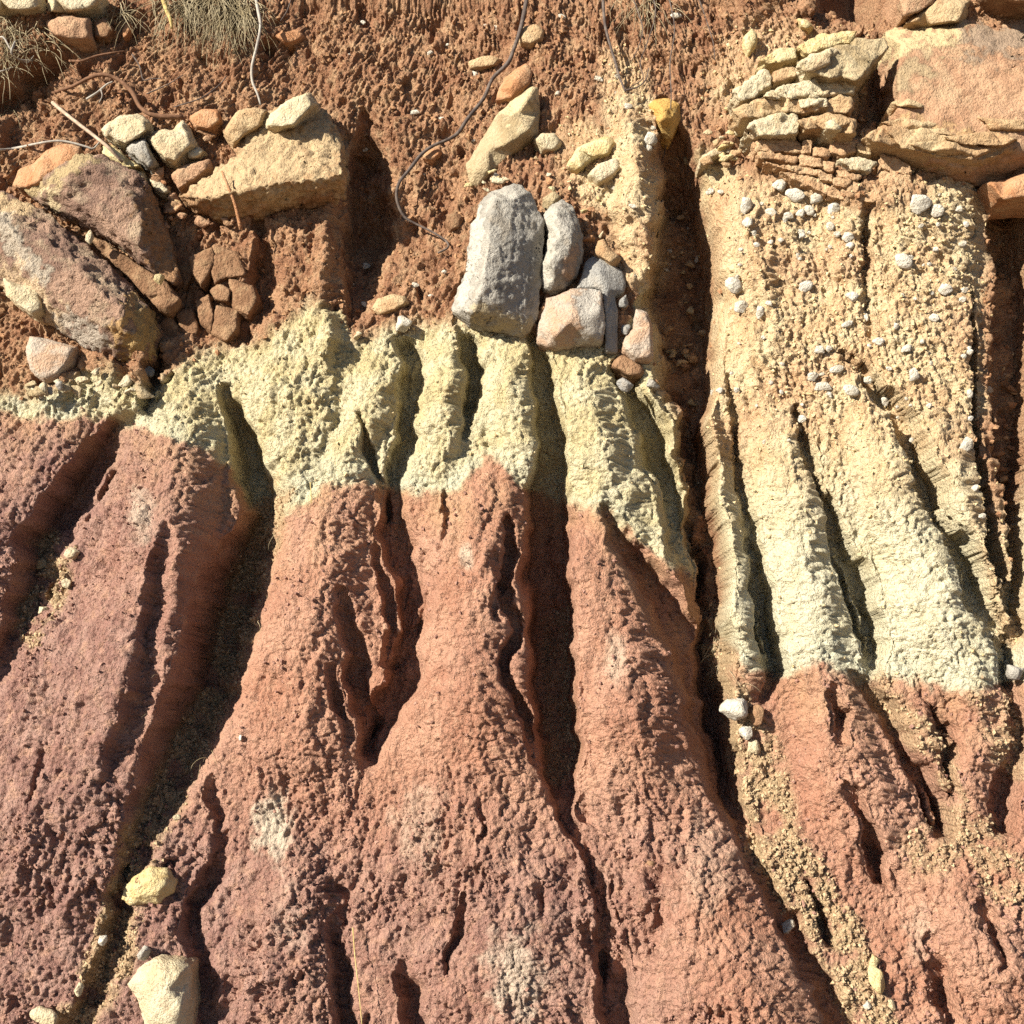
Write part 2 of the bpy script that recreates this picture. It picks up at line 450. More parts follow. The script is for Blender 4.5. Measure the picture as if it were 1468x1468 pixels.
# a first coarse pass shows where the walls are; columns are then spaced by arc length
qu = np.arange(U_LO, U_HI + 2, 2.2); qv = np.arange(V_LO, V_HI + 2, 2.2)
QU, QV = np.meshgrid(qu, qv)
qh = settle(QU, QV, np.zeros_like(QU), 6)
qh = box(box(qh, 1, 0), 1, 1)
wgt = np.sqrt(1 + (1.0 * np.gradient(qh, qu, axis=1)) ** 2)
wgt = box(box(wgt, 3, 0), 2, 1)
wgt = wgt / box(box(wgt, 30, 1), 30, 1)
S = np.cumsum(wgt, 1); S = (S - S[:, :1]) / (S[:, -1:] - S[:, :1])
lin = np.linspace(0, 1, NU)
Umap = np.stack([np.interp(lin, S[i], qu) for i in range(len(qv))])
vcore = np.linspace(V_LO, V_HI, NV)
fi = np.clip((vcore - qv[0]) / 2.2, 0, len(qv) - 1.001); ii = fi.astype(int); tt = (fi - ii)[:, None]
Ucore = Umap[ii] * (1 - tt) + Umap[ii + 1] * tt
tl = np.linspace(0, 1, 25)[1:] ** 2.2
av = np.concatenate([(V_LO - (V_LO + 900) * tl[:20] / tl[19])[::-1], vcore, V_HI + (1668 - V_HI) * (np.linspace(0, 1, 11)[1:]) ** 1.5])
Ufull = np.concatenate([np.repeat(Ucore[:1], 20, 0), Ucore, np.repeat(Ucore[-1:], 10, 0)], 0)
U = np.concatenate([np.repeat((U_LO - (U_LO + 2600) * tl)[::-1][None], len(av), 0), Ufull, np.repeat((U_HI + (4000 - U_HI) * tl)[None], len(av), 0)], 1)
V = np.repeat(av[:, None], U.shape[1], 1)
h = settle(U, V, np.zeros_like(U), 6)
h[1:-1] = 0.25 * h[:-2] + 0.5 * h[1:-1] + 0.25 * h[2:]
h[:, 1:-1] = 0.2 * h[:, :-2] + 0.6 * h[:, 1:-1] + 0.2 * h[:, 2:]
P0 = slope_point(U, V, h)
px, py = project(P0)
nrm = np.cross(np.gradient(P0, axis=0), np.gradient(P0, axis=1))
nrm /= np.linalg.norm(nrm, axis=2, keepdims=True) + 1e-12
if nrm[500, 500] @ AX_N < 0: nrm = -nrm
nrm = box(box(nrm, 2, 0), 2, 1)
nrm /= np.linalg.norm(nrm, axis=2, keepdims=True) + 1e-12
facing = np.clip(nrm @ AX_N, 0, 1)
calm = sstep(0.30, 0.72, facing)               # crumbs cling less to the sheer gully walls
def zone(Z): return bilin(Z, px, py, R0, RS)
z_red, z_cream, z_soil, z_sand, z_debris = (zone(Z) for Z in (Z_red, Z_cream, Z_soil, Z_sand, Z_debris))

tx = (px + 0.8 * h).astype(np.float32); ty = (py + 0.35 * h).astype(np.float32)   # texture runs on down the walls
fan = (tx - 750) / (py + 650) * 1350          # across-slope coordinate that fans out downhill
n1 = fbm(tx / 130, ty / 130, 5, 3)
wob = fan + 10 * fbm(tx / 45, ty / 45, 6, 2)
rill = 1 - np.abs(perlin(wob / 30, ty / 170, 8)) * 2.2
rill2 = 1 - np.abs(perlin(wob / 13, ty / 60, 9)) * 2.2
rill3 = perlin(wob / 7, ty / 22, 10)
jx = tx + 7 * fbm(tx / 19, ty / 19, 31, 2); jy = ty + 7 * fbm(tx / 19, ty / 19, 32, 2)
b1, s1, id1 = worley(jx / 10.5, jy / 12.5, 51)
b2, s2, id2 = worley(jx / 5.6, jy / 6.4, 52)
b3, s3, id3 = worley((tx + 7 * perlin(tx / 25, ty / 25, 33)) / 27, (ty + 7 * perlin(tx / 25, ty / 25, 34)) / 31, 53)
pop1 = 1 - 1.5 * np.sqrt(b1); pop2 = 1 - 1.5 * np.sqrt(b2); clod = 1 - 1.4 * np.sqrt(b3)
grain = fbm(tx / 8.5, ty / 10.5, 67, 3, 0.75)
patchy = np.clip(0.55 + 1.1 * fbm(tx / 55, ty / 70, 68, 2), 0.1, 1.3)
crack = 1 - sstep(0.015, 0.10, np.sqrt(s3) - np.sqrt(b3))
rough_m = sstep(-0.2, 0.3, fbm(tx / 150, ty / 150, 61, 2))
clod_m = sstep(-0.05, 0.35, fbm(tx / 95, ty / 110, 62, 3))
crag = fbm(tx / 36, ty / 42, 63, 4, 0.6)
pit = sstep(0.12, 0.4, fbm(tx / 40, ty / 55, 66, 3, 0.6))
fine = fbm(tx / 5.0, ty / 5.5, 64, 2)
streak = fbm(wob / 6, ty / 20, 65, 2)
clay = np.clip(z_red + z_cream, 0, 1)
low = sstep(1080, 1250, py)
wild = np.clip(0.30 + 0.7 * low * sstep(1250, 1000, px) + 0.55 * sstep(330, 120, px) + 0.25 * sstep(1100, 1300, px) * low, 0, 1)
rough_m = rough_m * wild
clod_m = clod_m * (0.35 + 0.65 * wild)
d = 7 * n1
d += clay * (-6.0 * rill * (0.4 + 0.6 * rough_m) - 4.0 * rill2 * (0.5 + rough_m * 0.6) + 1.6 * rill3)
d += (1.8 + 3.2 * rough_m) * patchy * pop1 * (0.55 + 0.45 * clay) + (2.6 + 1.2 * rough_m) * pop2 + (3.0 + 2.6 * rough_m) * grain
d += clod_m * 8.0 * clod * (1 - 0.8 * z_cream) * (1 - 0.8 * z_sand)
d += z_red * (6.0 * crag * (0.35 + rough_m + 0.3 * low) - pit * rough_m * (6 + 8 * low)) + z_cream * (2.4 * crag + 2.0 * grain)
d -= 2.6 * crack * clay * (1 - 0.6 * rough_m)
d += z_soil * (1 - 0.7 * z_sand) * (13 * crag + 6.5 * streak + 6 * clod * clod_m - 20 * pit * patchy)
d += z_sand * (3.6 * crag + 1.6 * pop1 + 2.0 * clod * clod_m + 2.5 * streak)
d += z_debris * (4 * clod + 4.0 * pop1)
d += 1.6 * fine
calm = box(box(calm, 1, 0), 2, 1)
d *= 0.36 + 0.64 * calm
d *= (1 - sstep(5, 160, U_LO - U)) * (1 - sstep(5, 160, U - U_HI)) * (1 - sstep(5, 160, V_LO - V))      # far out of the frame the mesh is coarse
P1 = P0 + nrm * (d * UNIT)[..., None]

co = P1.reshape(-1, 3)
nv, nu = U.shape
idx = np.arange(nv * nu).reshape(nv, nu)
quads = np.stack([idx[:-1, :-1], idx[1:, :-1], idx[1:, 1:], idx[:-1, 1:]], -1).reshape(-1, 4)

def mesh_np(name, co, faces, k, smooth=True):
    me = bpy.data.meshes.new(name)
    me.vertices.add(len(co)); me.vertices.foreach_set('co', np.ascontiguousarray(co, np.float32).ravel())
    me.loops.add(len(faces) * k); me.loops.foreach_set('vertex_index', np.ascontiguousarray(faces, np.int32).ravel())
    me.polygons.add(len(faces))
    me.polygons.foreach_set('loop_start', np.arange(0, len(faces) * k, k, dtype=np.int32))
    me.polygons.foreach_set('loop_total', np.full(len(faces), k, np.int32))
    me.polygons.foreach_set('use_smooth', np.full(len(faces), smooth))
    me.update(calc_edges=True)
    return me

bank_me = mesh_np('bank', co, quads, 4)
def attr(me, name, *chan):
    a = me.attributes.new(name, 'FLOAT_COLOR', 'POINT')
    ch = [np.ravel(c) for c in chan]
    while len(ch) < 4: ch.append(np.ones_like(ch[0]))
    a.data.foreach_set('color', np.stack(ch, -1).astype(np.float32).ravel())
ridge_up = np.clip(pop1 * 0.6 + 0.4 * pop2, 0, 1)
# left flank is purple clay, the right one more orange; grey-green reduction spots
purple = np.clip(sstep(420, 100, px) * sstep(560, 640, py) + 0.75 * sstep(1080, 1260, py) * sstep(1150, 800, px) + 0.35 * n1, 0, 1)
def blob(x, y, r, s=1.0):
    dd = np.hypot(px - x, (py - y) * 0.6) + 0.9 * r * fbm(px / 30, py / 40, 71, 4, .7)
    return s * (1 - sstep(r * 0.25, r, dd))
pale = np.clip(blob(388, 1185, 40) + blob(740, 1400, 55, .7) + blob(600, 1185, 50, .35) + blob(205, 738, 30, .6) + blob(880, 945, 26, .5)
               + blob(665, 795, 14, .7) + blob(420, 1320, 40, .2) + blob(1010, 1240, 60, .25) + blob(1320, 1340, 30, .35), 0, 1)
by = np.interp(px, [a for a, b in bottom_line], [b for a, b in bottom_line])
green = sstep(110, 10, by - py) * z_cream * np.clip(0.35 + 0.9 * fbm(px / 60, py / 60, 73, 2), 0, 0.8)
wash = sstep(150, 0, py - by) * np.clip(0.45 + 1.2 * fbm(px / 45, py / 70, 74, 3), 0, 1)
attr(bank_me, 'zone_a', z_red, z_cream, z_soil, z_sand)
attr(bank_me, 'zone_b', z_debris, purple, pale, green)
attr(bank_me, 'tone', 0.5 + 0.45 * fbm(tx / 140, ty / 140, 81, 4), 0.5 + 0.45 * fbm(tx / 20, ty / 20, 82, 3), 0.5 + 0.45 * fbm(tx / 50, ty / 50, 83, 3))
attr(bank_me, 'zone_c', (id1 / 255.0), wash, np.clip(sstep(990, 1090, px) * sstep(560, 840, py) * (0.75 + 0.6 * fbm(tx / 40, ty / 60, 76, 3)), 0, 1))

m, nt, bs = new_mat('bank_earth', 0.95)
geo = N(nt, 'ShaderNodeNewGeometry')
pos = geo.outputs['Position']
A = N(nt, 'ShaderNodeAttribute', attribute_name='zone_a'); B = N(nt, 'ShaderNodeAttribute', attribute_name='zone_b'); C = N(nt, 'ShaderNodeAttribute', attribute_name='zone_c')
sa = N(nt, 'ShaderNodeSeparateColor'); sb = N(nt, 'ShaderNodeSeparateColor'); sc_ = N(nt, 'ShaderNodeSeparateColor')
for a_, s_ in ((A, sa), (B, sb), (C, sc_)): nt.links.new(a_.outputs['Color'], s_.inputs[0])
red, cream, soil = sa.outputs[0], sa.outputs[1], sa.outputs[2]; sand = A.outputs['Alpha']
debris, purp, palem = sb.outputs[0], sb.outputs[1], sb.outputs[2]; greenm = B.outputs['Alpha']
Dn = N(nt, 'ShaderNodeAttribute', attribute_name='tone')
sd_ = N(nt, 'ShaderNodeSeparateColor'); nt.links.new(Dn.outputs['Color'], sd_.inputs[0])
nA, nB, nD = sd_.outputs[0], sd_.outputs[1], sd_.outputs[2]; nC = noise(nt, pos, 160.0, 2, 0.7)
c_red = mixc(nt, ramp(nt, nA, .35, .65), (.375, .185, .12), (.45, .25, .17))
c_red = mixc(nt, purp, c_red, mixc(nt, ramp(nt, nD, .35, .7), (.27, .145, .118), (.35, .21, .168)))
c_red = mixc(nt, math_n(nt, 'MULTIPLY', ramp(nt, nB, .5, .75), 0.45), c_red, (.50, .29, .19))
c_red = mixc(nt, math_n(nt, 'MULTIPLY', sc_.outputs[1], 0.55), c_red, (.47, .30, .16))
c_cream = mixc(nt, ramp(nt, nD, .35, .65), (.51, .425, .235), (.57, .505, .325))
c_cream = mixc(nt, sc_.outputs[2], c_cream, (.62, .57, .41))
c_cream = mixc(nt, greenm, c_cream, (.50, .49, .37))
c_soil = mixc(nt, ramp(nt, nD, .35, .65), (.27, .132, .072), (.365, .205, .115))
c_soil = mixc(nt, math_n(nt, 'MULTIPLY', ramp(nt, nB, .5, .7), 0.5), c_soil, (.49, .33, .19))
c_sand = mixc(nt, ramp(nt, nD, .35, .65), (.555, .38, .215), (.60, .475, .29))
c_sand = mixc(nt, math_n(nt, 'MULTIPLY', ramp(nt, nA, .46, .64), 0.7), c_sand, (.51, .315, .18))
c_sand = mixc(nt, math_n(nt, 'MULTIPLY', ramp(nt, nB, .55, .75), 0.5), c_sand, (.46, .28, .13))
c_deb = mixc(nt, ramp(nt, nC, .35, .65), (.33, .215, .12), (.50, .375, .22))
col = mixc(nt, soil, c_cream, c_soil)
col = mixc(nt, sand, col, c_sand)
col = mixc(nt, red, col, c_red)
col = mixc(nt, debris, col, c_deb)
col = mixc(nt, math_n(nt, 'MULTIPLY', palem, 0.85), col, (.55, .47, .36))
# every crumb has its own tone
crumb = math_n(nt, 'MULTIPLY', sc_.outputs[0], 0.28)
col = mixc(nt, crumb, col, mixc(nt, 1.0, col, (.62, .60, .58), 'MULTIPLY'))
col = mixc(nt, math_n(nt, 'MULTIPLY', ramp(nt, nC, .52, .72), 0.35), col, mixc(nt, 0.5, col, (.62, .50, .36)))
nt.links.new(col, bs.inputs['Base Color'])
hgt = noise(nt, pos, 88.0, 4, 0.68)
nt.links.new(bump(nt, hgt, 0.020, 1.0), bs.inputs['Normal'])
bank_me.materials.append(m)
bank = bpy.data.objects.new('eroded_bank', bank_me)
scene.collection.objects.link(bank)
tag(bank, 'eroded clay bank cut by gullies, red below and cream above', 'bank', kind='structure')

def ground_h(x, y):
    """height of the bank (units) at a photo point"""
    return float(bilin(H, np.array([x], float), np.array([y], float), R0, RS)[0])

# ground at the foot of the bank, out to the horizon
gm, gnt, gbs = new_mat('foot_ground', 0.95)
gp = N(gnt, 'ShaderNodeNewGeometry').outputs['Position']
gc = mixc(gnt, ramp(gnt, noise(gnt, gp, 1.2, 6), .35, .65), (.17, .11, .07), (.22, .15, .09))
gc = mixc(gnt, ramp(gnt, noise(gnt, gp, 30, 4), .5, .7), gc, (.16, .11, .07))
gnt.links.new(gc, gbs.inputs['Base Color'])
gnt.links.new(bump(gnt, noise(gnt, gp, 40, 6), 0.03, 0.6), gbs.inputs['Normal'])
gb = bmesh.new()
ys = [-900, -300, -100, -40, -15, -8, -5, -4, -3.2, -2.6, -2.1, -1.6, -1.2, -0.8, -0.4, 0.2, 3, 30, 300, 900]
xs = [-900, -300, -60, -15, -8, -5, -3, -2, -1, 0, 1, 2, 3, 5, 8, 15, 60, 300, 900]
gv = [[gb.verts.new((x, y, 0.0 + (0.02 * math.sin(x * 1.7) * math.cos(y * 2.3) if abs(x) < 10 and -10 < y < 0 else 0))) for x in xs] for y in ys]
for j in range(len(ys) - 1):
    for i in range(len(xs) - 1):
        gb.faces.new((gv[j][i], gv[j][i + 1], gv[j + 1][i + 1], gv[j + 1][i]))
gme = bpy.data.meshes.new('ground'); gb.to_mesh(gme); gb.free(); gme.materials.append(gm)
ground = bpy.data.objects.new('ground', gme); scene.collection.objects.link(ground)
tag(ground, 'bare reddish earth at the foot of the bank', 'ground', kind='structure')

# ------------------------------------------------------------------ stones and rocks: helpers
def rock_mat(name, a, b, c, scale=9.0, stain=0.5, bumpy=0.006, fine=140.0):
    m, nt, bs = new_mat(name, 0.9)
    pos = N(nt, 'ShaderNodeNewGeometry').outputs['Position']
    col = mixc(nt, ramp(nt, noise(nt, pos, scale, 4, 0.6, 0.6), .38, .62), a, b)
    col = mixc(nt, math_n(nt, 'MULTIPLY', ramp(nt, noise(nt, pos, scale * 1.9, 3, 0.65), .5, .68), stain), col, c)
    tn = N(nt, 'ShaderNodeAttribute', attribute_name='tint')
    fn = noise(nt, pos, fine, 3, 0.7)
    col = mixc(nt, tn.outputs['Alpha'], col, tn.outputs['Color'])
    col = mixc(nt, math_n(nt, 'MULTIPLY', ramp(nt, fn, .5, .8), 0.45), col, mixc(nt, 1.0, col, (.55, .5, .46), 'MULTIPLY'))
    nt.links.new(col, bs.inputs['Base Color'])
    nt.links.new(bump(nt, fn, bumpy * 1.6, 1.0), bs.inputs['Normal'])
    return m

MT = {
 'grey':   rock_mat('grey_limestone', (0.280, 0.259, 0.224), (0.385, 0.357, 0.308), (0.238, 0.189, 0.133), 10, .45),
 'greysh': rock_mat('shaded_grey_limestone', (0.255, 0.247, 0.232), (0.330, 0.315, 0.285), (0.285, 0.225, 0.165), 10, .4),  # cooler copy of the grey limestone with the shade in its colour
 'peach':  rock_mat('peach_limestone', (0.410, 0.271, 0.180), (0.426, 0.344, 0.271), (0.344, 0.312, 0.262), 14, .6),
 'cream':  rock_mat('cream_sandstone', (0.476, 0.391, 0.246), (0.510, 0.442, 0.306), (0.425, 0.281, 0.162), 9, .45),
 'tan':    rock_mat('tan_sandstone', (0.400, 0.264, 0.144), (0.464, 0.344, 0.200), (0.360, 0.192, 0.096), 8, .5),
 'pinkbr': rock_mat('pink_brown_sandstone', (.345, .195, .115), (.415, .255, .155), (.42, .31, .19), 7, .5),
 'purple': rock_mat('purple_brown_sandstone', (.225, .138, .102), (.345, .22, .155), (.46, .36, .24), 8, .55, .010),
 'ochre':  rock_mat('ochre_stone', (0.468, 0.279, 0.081), (0.504, 0.342, 0.126), (0.378, 0.198, 0.063), 14, .5),
 'yellow': rock_mat('yellow_stone', (0.528, 0.405, 0.194), (0.546, 0.458, 0.264), (0.458, 0.299, 0.114), 18, .5),
 'white':  rock_mat('white_pebble', (0.480, 0.440, 0.360), (0.528, 0.488, 0.416), (0.416, 0.336, 0.224), 22, .5),
 'brown':  rock_mat('brown_mudstone', (.20, .108, .058), (.275, .16, .09), (.37, .25, .14), 16, .5),
 'orange': rock_mat('orange_sandstone', (0.394, 0.189, 0.090), (0.443, 0.254, 0.139), (0.476, 0.344, 0.213), 12, .5),
 'laminR': rock_mat('laminated_red_sandstone', (.40, .245, .135), (.47, .315, .185), (.52, .41, .25), 14, .5),
 'olive':  rock_mat('olive_sandstone', (0.306, 0.230, 0.128), (0.391, 0.306, 0.187), (0.442, 0.374, 0.238), 14, .5),
}

def refine(bm, L, rounds=7):
    for _ in range(rounds):
        es = [e for e in bm.edges if e.calc_length() > L]
        if not es: break
        bmesh.ops.subdivide_edges(bm, edges=es, cuts=1)
        bmesh.ops.triangulate(bm, faces=[f for f in bm.faces if len(f.verts) > 3])

def roughen(bm, amp, wl, smooth, seed, strata=0.0, chip=0.0):
    """round the edges a little, then pit and chip the surface (all lengths in units)"""
    bm.verts.ensure_lookup_table(); bm.verts.index_update()
    co = np.array([v.co for v in bm.verts])
    ed = np.array([(e.verts[0].index, e.verts[1].index) for e in bm.edges])
    deg = np.bincount(ed.ravel(), minlength=len(co)).astype(float)[:, None]
    for _ in range(smooth):
        s = np.zeros_like(co)
        np.add.at(s, ed[:, 0], co[ed[:, 1]]); np.add.at(s, ed[:, 1], co[ed[:, 0]])
        co = co * 0.55 + 0.45 * s / deg
    for v, c in zip(bm.verts, co): v.co = c
    bm.normal_update()
    nr = np.array([v.normal for v in bm.verts])
    P = co / UNIT
    off = seed * 3.17
    dsp = amp * (fbm3(P / wl + off, seed, 3, 0.55))
    dsp += amp * 0.45 * fbm3(P / (wl * 0.22) + off, seed + 5, 2, 0.6)
    if chip:
        n = fbm3(P / (wl * 0.55) + off, seed + 9, 2)
        dsp -= chip * sstep(0.10, 0.22, n)
    if strata:
        z = P[:, 2] + 3 * perlin3(P / 40 + off, seed + 3)
        dsp += strata * (perlin3(np.stack([P[:, 0] / 70, P[:, 1] / 70, z / 5.5], 1), seed + 4))
    co = co + nr * (dsp * UNIT)[:, None]
    for v, c in zip(bm.verts, co): v.co = c
    bm.normal_update()

def link_mesh(name, bm, mat, parent=None, smooth=True, tint=()):
    """link a world-space bmesh as one object whose origin is its own base; tint: bands of another rock colour and of painted sunlight"""
    co = np.array([v.co for v in bm.verts])
    tc = np.zeros((len(co), 4), np.float32)
    if tint:
        vx, vy = project(co)
        P = co / UNIT
        wob_ = 0.95 * fbm3(P / 20, 7, 4, .65)
        for pts, r, colr in tint:
            Q = np.array(pts, float)
            dist = np.full(len(co), 1e9)
            if len(Q) == 1: dist = np.hypot(vx - Q[0, 0], vy - Q[0, 1])
            for a, b in zip(Q[:-1], Q[1:]):
                e = b - a
                q = np.clip(((vx - a[0]) * e[0] + (vy - a[1]) * e[1]) / (e @ e + 1e-9), 0, 1)
                dist = np.minimum(dist, np.hypot(vx - a[0] - q * e[0], vy - a[1] - q * e[1]))
            w = (0.9 * (1 - sstep(.65, 1.15, dist / r + wob_)))[:, None]
            tc[:, :3] = tc[:, :3] * (1 - w) + np.array(colr) * w
            tc[:, 3:] = np.maximum(tc[:, 3:], w)
    c = co.mean(0)
    for v in bm.verts: v.co -= Vector(c)
    if smooth:
        for f in bm.faces: f.smooth = True
    me = bpy.data.meshes.new(name)
    bm.to_mesh(me); bm.free()
    me.materials.append(mat)
    ta = me.attributes.new('tint', 'FLOAT_COLOR', 'POINT')
    ta.data.foreach_set('color', tc.ravel())
    o = bpy.data.objects.new(name, me)
    scene.collection.objects.link(o)
    if parent is not None:
        o.parent = parent
        o.location = Vector(c) - parent.location
    else:
        o.location = Vector(c)
    return o

def empty(name, x, y, label, cat, group=None):
    o = bpy.data.objects.new(name, None)
    o.empty_display_size = 0.05
    scene.collection.objects.link(o)
    o.location = Vector(seen_point(x, y, ground_h(x, y)))
    return tag(o, label, cat, group)

_seed = [100]
def relief_bm(outline, inner=(), L=5.5, amp=2.2, wl=26, smooth=2, base=None, deep=38, strata=0.0, chip=0.0, shrink=0.06):
    """a rock half sunk in the bank: outline and facet points are (x, y, h), h above the earth round it"""
    _seed[0] += 1
    sd = _seed[0]
    if base is None:
        base = float(np.median([ground_h(p[0], p[1]) for p in outline]))
    pts = [(*p[:2], p[2] + base) for p in list(outline) + list(inner)]
    n = len(outline)
    vs, es, fs, ov, oe, of = delaunay_2d_cdt([Vector(p[:2]) for p in pts], [], [list(range(n))], 1, 1e-4)
    bm = bmesh.new()
    hs = [np.mean([pts[k][2] for k in o]) if len(o) else base for o in ov]
    W = [seen_point(v.x, v.y, hh) for v, hh in zip(vs, hs)]
    top = [bm.verts.new(Vector(w)) for w in W]
    for f in fs:
        try: bm.faces.new([top[i] for i in f])
        except ValueError: pass
    bmesh.ops.delete(bm, geom=[v for v in bm.verts if not v.link_faces], context='VERTS')
    bnd = [e for e in bm.edges if len(e.link_faces) == 1]
    cen = np.mean(W, 0)
    low = {}
    for e in bnd:
        for v in e.verts:
            if v not in low:
                p = np.array(v.co)
                hh = ((p - MID) @ AX_N) / UNIT
                q = p - AX_N * ((hh - (base - deep)) * UNIT)
                cc = cen - AX_N * (((cen - MID) @ AX_N) - (base - deep) * UNIT)
                low[v] = bm.verts.new(Vector(q + (cc - q) * shrink))
    for e in bnd:
        a, b = e.verts
        try: bm.faces.new((b, a, low[a], low[b]))
        except ValueError: pass
    bmesh.ops.holes_fill(bm, edges=[e for e in bm.edges if len(e.link_faces) == 1], sides=0)
    bmesh.ops.triangulate(bm, faces=bm.faces[:])
    bmesh.ops.recalc_face_normals(bm, faces=bm.faces[:])
    refine(bm, 1.35 * L * UNIT)
    roughen(bm, amp, wl, smooth, sd, strata, chip)
    return bm

def rock(name, label, cat, outline, inner, mat, group=None, tint=(), **kw):
    o = link_mesh(name, relief_bm(outline, inner, **kw), MT[mat], tint=tint)
    return tag(o, label, cat, group)

def inside(poly, x, y):
    c = False
    for (x0, y0), (x1, y1) in zip(poly, poly[1:] + poly[:1]):
        if (y0 > y) != (y1 > y) and x < (x1 - x0) * (y - y0) / (y1 - y0) + x0: c = not c
    return c

def chunk_bm(poly, h, edge=0.55, inset=(.70, .84), **kw):
    """a blocky piece: its outline sits lower, a slightly smaller uneven face sits at h"""
    r = np.random.default_rng(_seed[0] + 500)
    P = np.array(poly, float)
    c = P.mean(0)
    tilt = r.uniform(-.12, .12, 2)
    out = [(x, y, h * edge) for x, y in P]
    inn = []
    for k, (x, y) in enumerate(P):
        s = r.uniform(*inset)
        q = c + (np.array([x, y]) - c) * s
        if inside([tuple(p) for p in P], q[0], q[1]):
            inn.append((q[0], q[1], h + (q - c) @ tilt + r.uniform(-.06, .06) * h))
    if inside([tuple(p) for p in P], c[0], c[1]):
        inn.append((c[0], c[1], h * r.uniform(1.0, 1.08)))
    return relief_bm(out, inn, **kw)

def chunk(name, poly, h, mat, parent=None, label=None, cat=None, group=None, edge=0.55, tint=(), **kw):
    poly = [tuple(p[:2]) for p in poly]
    o = link_mesh(name, chunk_bm(poly, h, edge, **kw), MT[mat], parent, tint=tint)
    return tag(o, label, cat, group)

def zm(pts, ox, oy, k):
    """points read on an enlarged view -> photo points"""
    return [(ox + p[0] * k, oy + p[1] * k, *p[2:]) for p in pts]

def stone_bm(x, y, w, hh, out, sunk=0.15, L=None, amp=None, seed=None, base=None, pts=15, tilt=None):
    """a loose stone about w by hh units, standing out of the earth"""
    _seed[0] += 1
    sd = seed or _seed[0]
    r = np.random.default_rng(sd)
    bm = bmesh.new()
    for k in range(pts):
        v = r.normal(size=3); v /= np.linalg.norm(v)
        v *= r.uniform(.86, 1.08)
        bm.verts.new(v)
    res = bmesh.ops.convex_hull(bm, input=bm.verts[:])
    bmesh.ops.delete(bm, geom=[g for g in res['geom_interior'] if isinstance(g, bmesh.types.BMVert)], context='VERTS')
    bmesh.ops.triangulate(bm, faces=bm.faces[:])
    a = r.uniform(-.4, .4) if tilt is None else tilt
    near = [ground_h(x + a * w, y + b * hh) for a, b in ((0, 0), (.4, 0), (-.4, 0), (0, .4), (0, -.4))]
    g = max(near[0], float(np.mean(sorted(near)[2:]))) if base is None else base
    c = np.array(seen_point(x, y, g + out * (0.5 - sunk)))
    for v in bm.verts:
        u, t, n = v.co
        u, t = u * w / 2, t * hh / 2
        u, t = u * math.cos(a) - t * math.sin(a), u * math.sin(a) + t * math.cos(a)
        v.co = Vector(c + (u * AX_U + t * AX_V + n * out / 2 * AX_N) * UNIT)
    bmesh.ops.recalc_face_normals(bm, faces=bm.faces[:])
    s = max(w, hh)
    refine(bm, (L or max(2.2, s / 9)) * UNIT, 5)
    roughen(bm, amp if amp is not None else s * 0.035, s * 0.45, 2, sd)
    return bm

def stone(name, label, cat, x, y, w, hh, out, mat, group=None, **kw):
    return tag(link_mesh(name, stone_bm(x, y, w, hh, out, **kw), MT[mat]), label, cat, group)

# ------------------------------------------------------------------ the grey stones in the middle
K = .2316
rock('standing_stone', 'tall pale grey stone standing upright at the top of the cream clay', 'stone',
     zm([(500,95,20),(560,105,22),(600,150,26),(640,215,16),(690,330,14),(695,400,12),(680,600,12),(670,760,12),(650,930,12),(600,1020,12),(545,1050,12),(460,1020,14),(350,995,18),(230,960,20),(215,950,20),(115,890,4),(120,850,4),(200,650,6),(215,540,8),(230,360,8),(275,300,8),(280,220,8),(380,140,12)],620,240,K),
     zm([(385,200,58),(350,350,68),(340,500,74),(320,650,76),(285,800,72),(250,890,60),(500,200,48),(600,300,32),(640,420,28),(480,450,58),(520,480,52),(620,600,30),(520,700,48),(380,720,70),(420,850,56),(600,850,28),(400,920,46),(560,960,28)],620,240,K),
     'grey', L=4, amp=2.4, wl=20, base=18, chip=1.0, smooth=1,
     tint=[([(662,432),(676,370),(684,310)],13,(.48,.45,.39)),([(690,450),(725,462),(752,470)],17,(.40,.33,.21)),([(745,345),(745,400),(735,430)],20,(.30,.28,.25))])  # the pale strip paints sunlight on the left facet
rock('leaning_stone', 'narrow grey stone leaning against the tall standing stone', 'stone',
     zm([(720,240,8),(800,190,8),(870,240,10),(910,330,14),(935,430,16),(930,560,14),(890,670,12),(820,740,8),(720,770,8),(680,750,8),(670,660,8),(690,560,8),(715,430,8),(690,330,8),(690,280,8)],620,240,K),
     zm([(775,300,44),(775,420,50),(735,580,48),(760,690,34),(870,400,46),(850,550,44),(820,640,34)],620,240,K),
     'grey', L=4.5, amp=2.4, wl=16, base=20, chip=1.5, tint=[([(792,300),(788,350),(782,400)],12,(.45,.42,.355)),([(815,395),(822,360)],9,(.42,.29,.20))])
rock('peach_block', 'peach and grey block of stone under the narrow leaning stone', 'stone',
     zm([(700,800,22),(760,790,22),(870,750,22),(1000,750,24),(1050,760,26),(1062,900,30),(1070,960,28),(1060,1080,18),(900,1095,10),(850,1110,8),(780,1130,4),(700,1110,4),(640,1080,4),(645,990,8),(690,880,14)],620,240,K),
     zm([(720,880,30),(860,790,38),(870,890,46),(1030,890,40),(770,1030,44),(850,950,48),(950,930,44),(830,1060,24),(980,1030,34)],620,240,K),
     'peach', L=4.5, amp=1.6, wl=20, base=20, tint=[([(845,425),(855,470),(848,490)],24,(.42,.39,.34))])
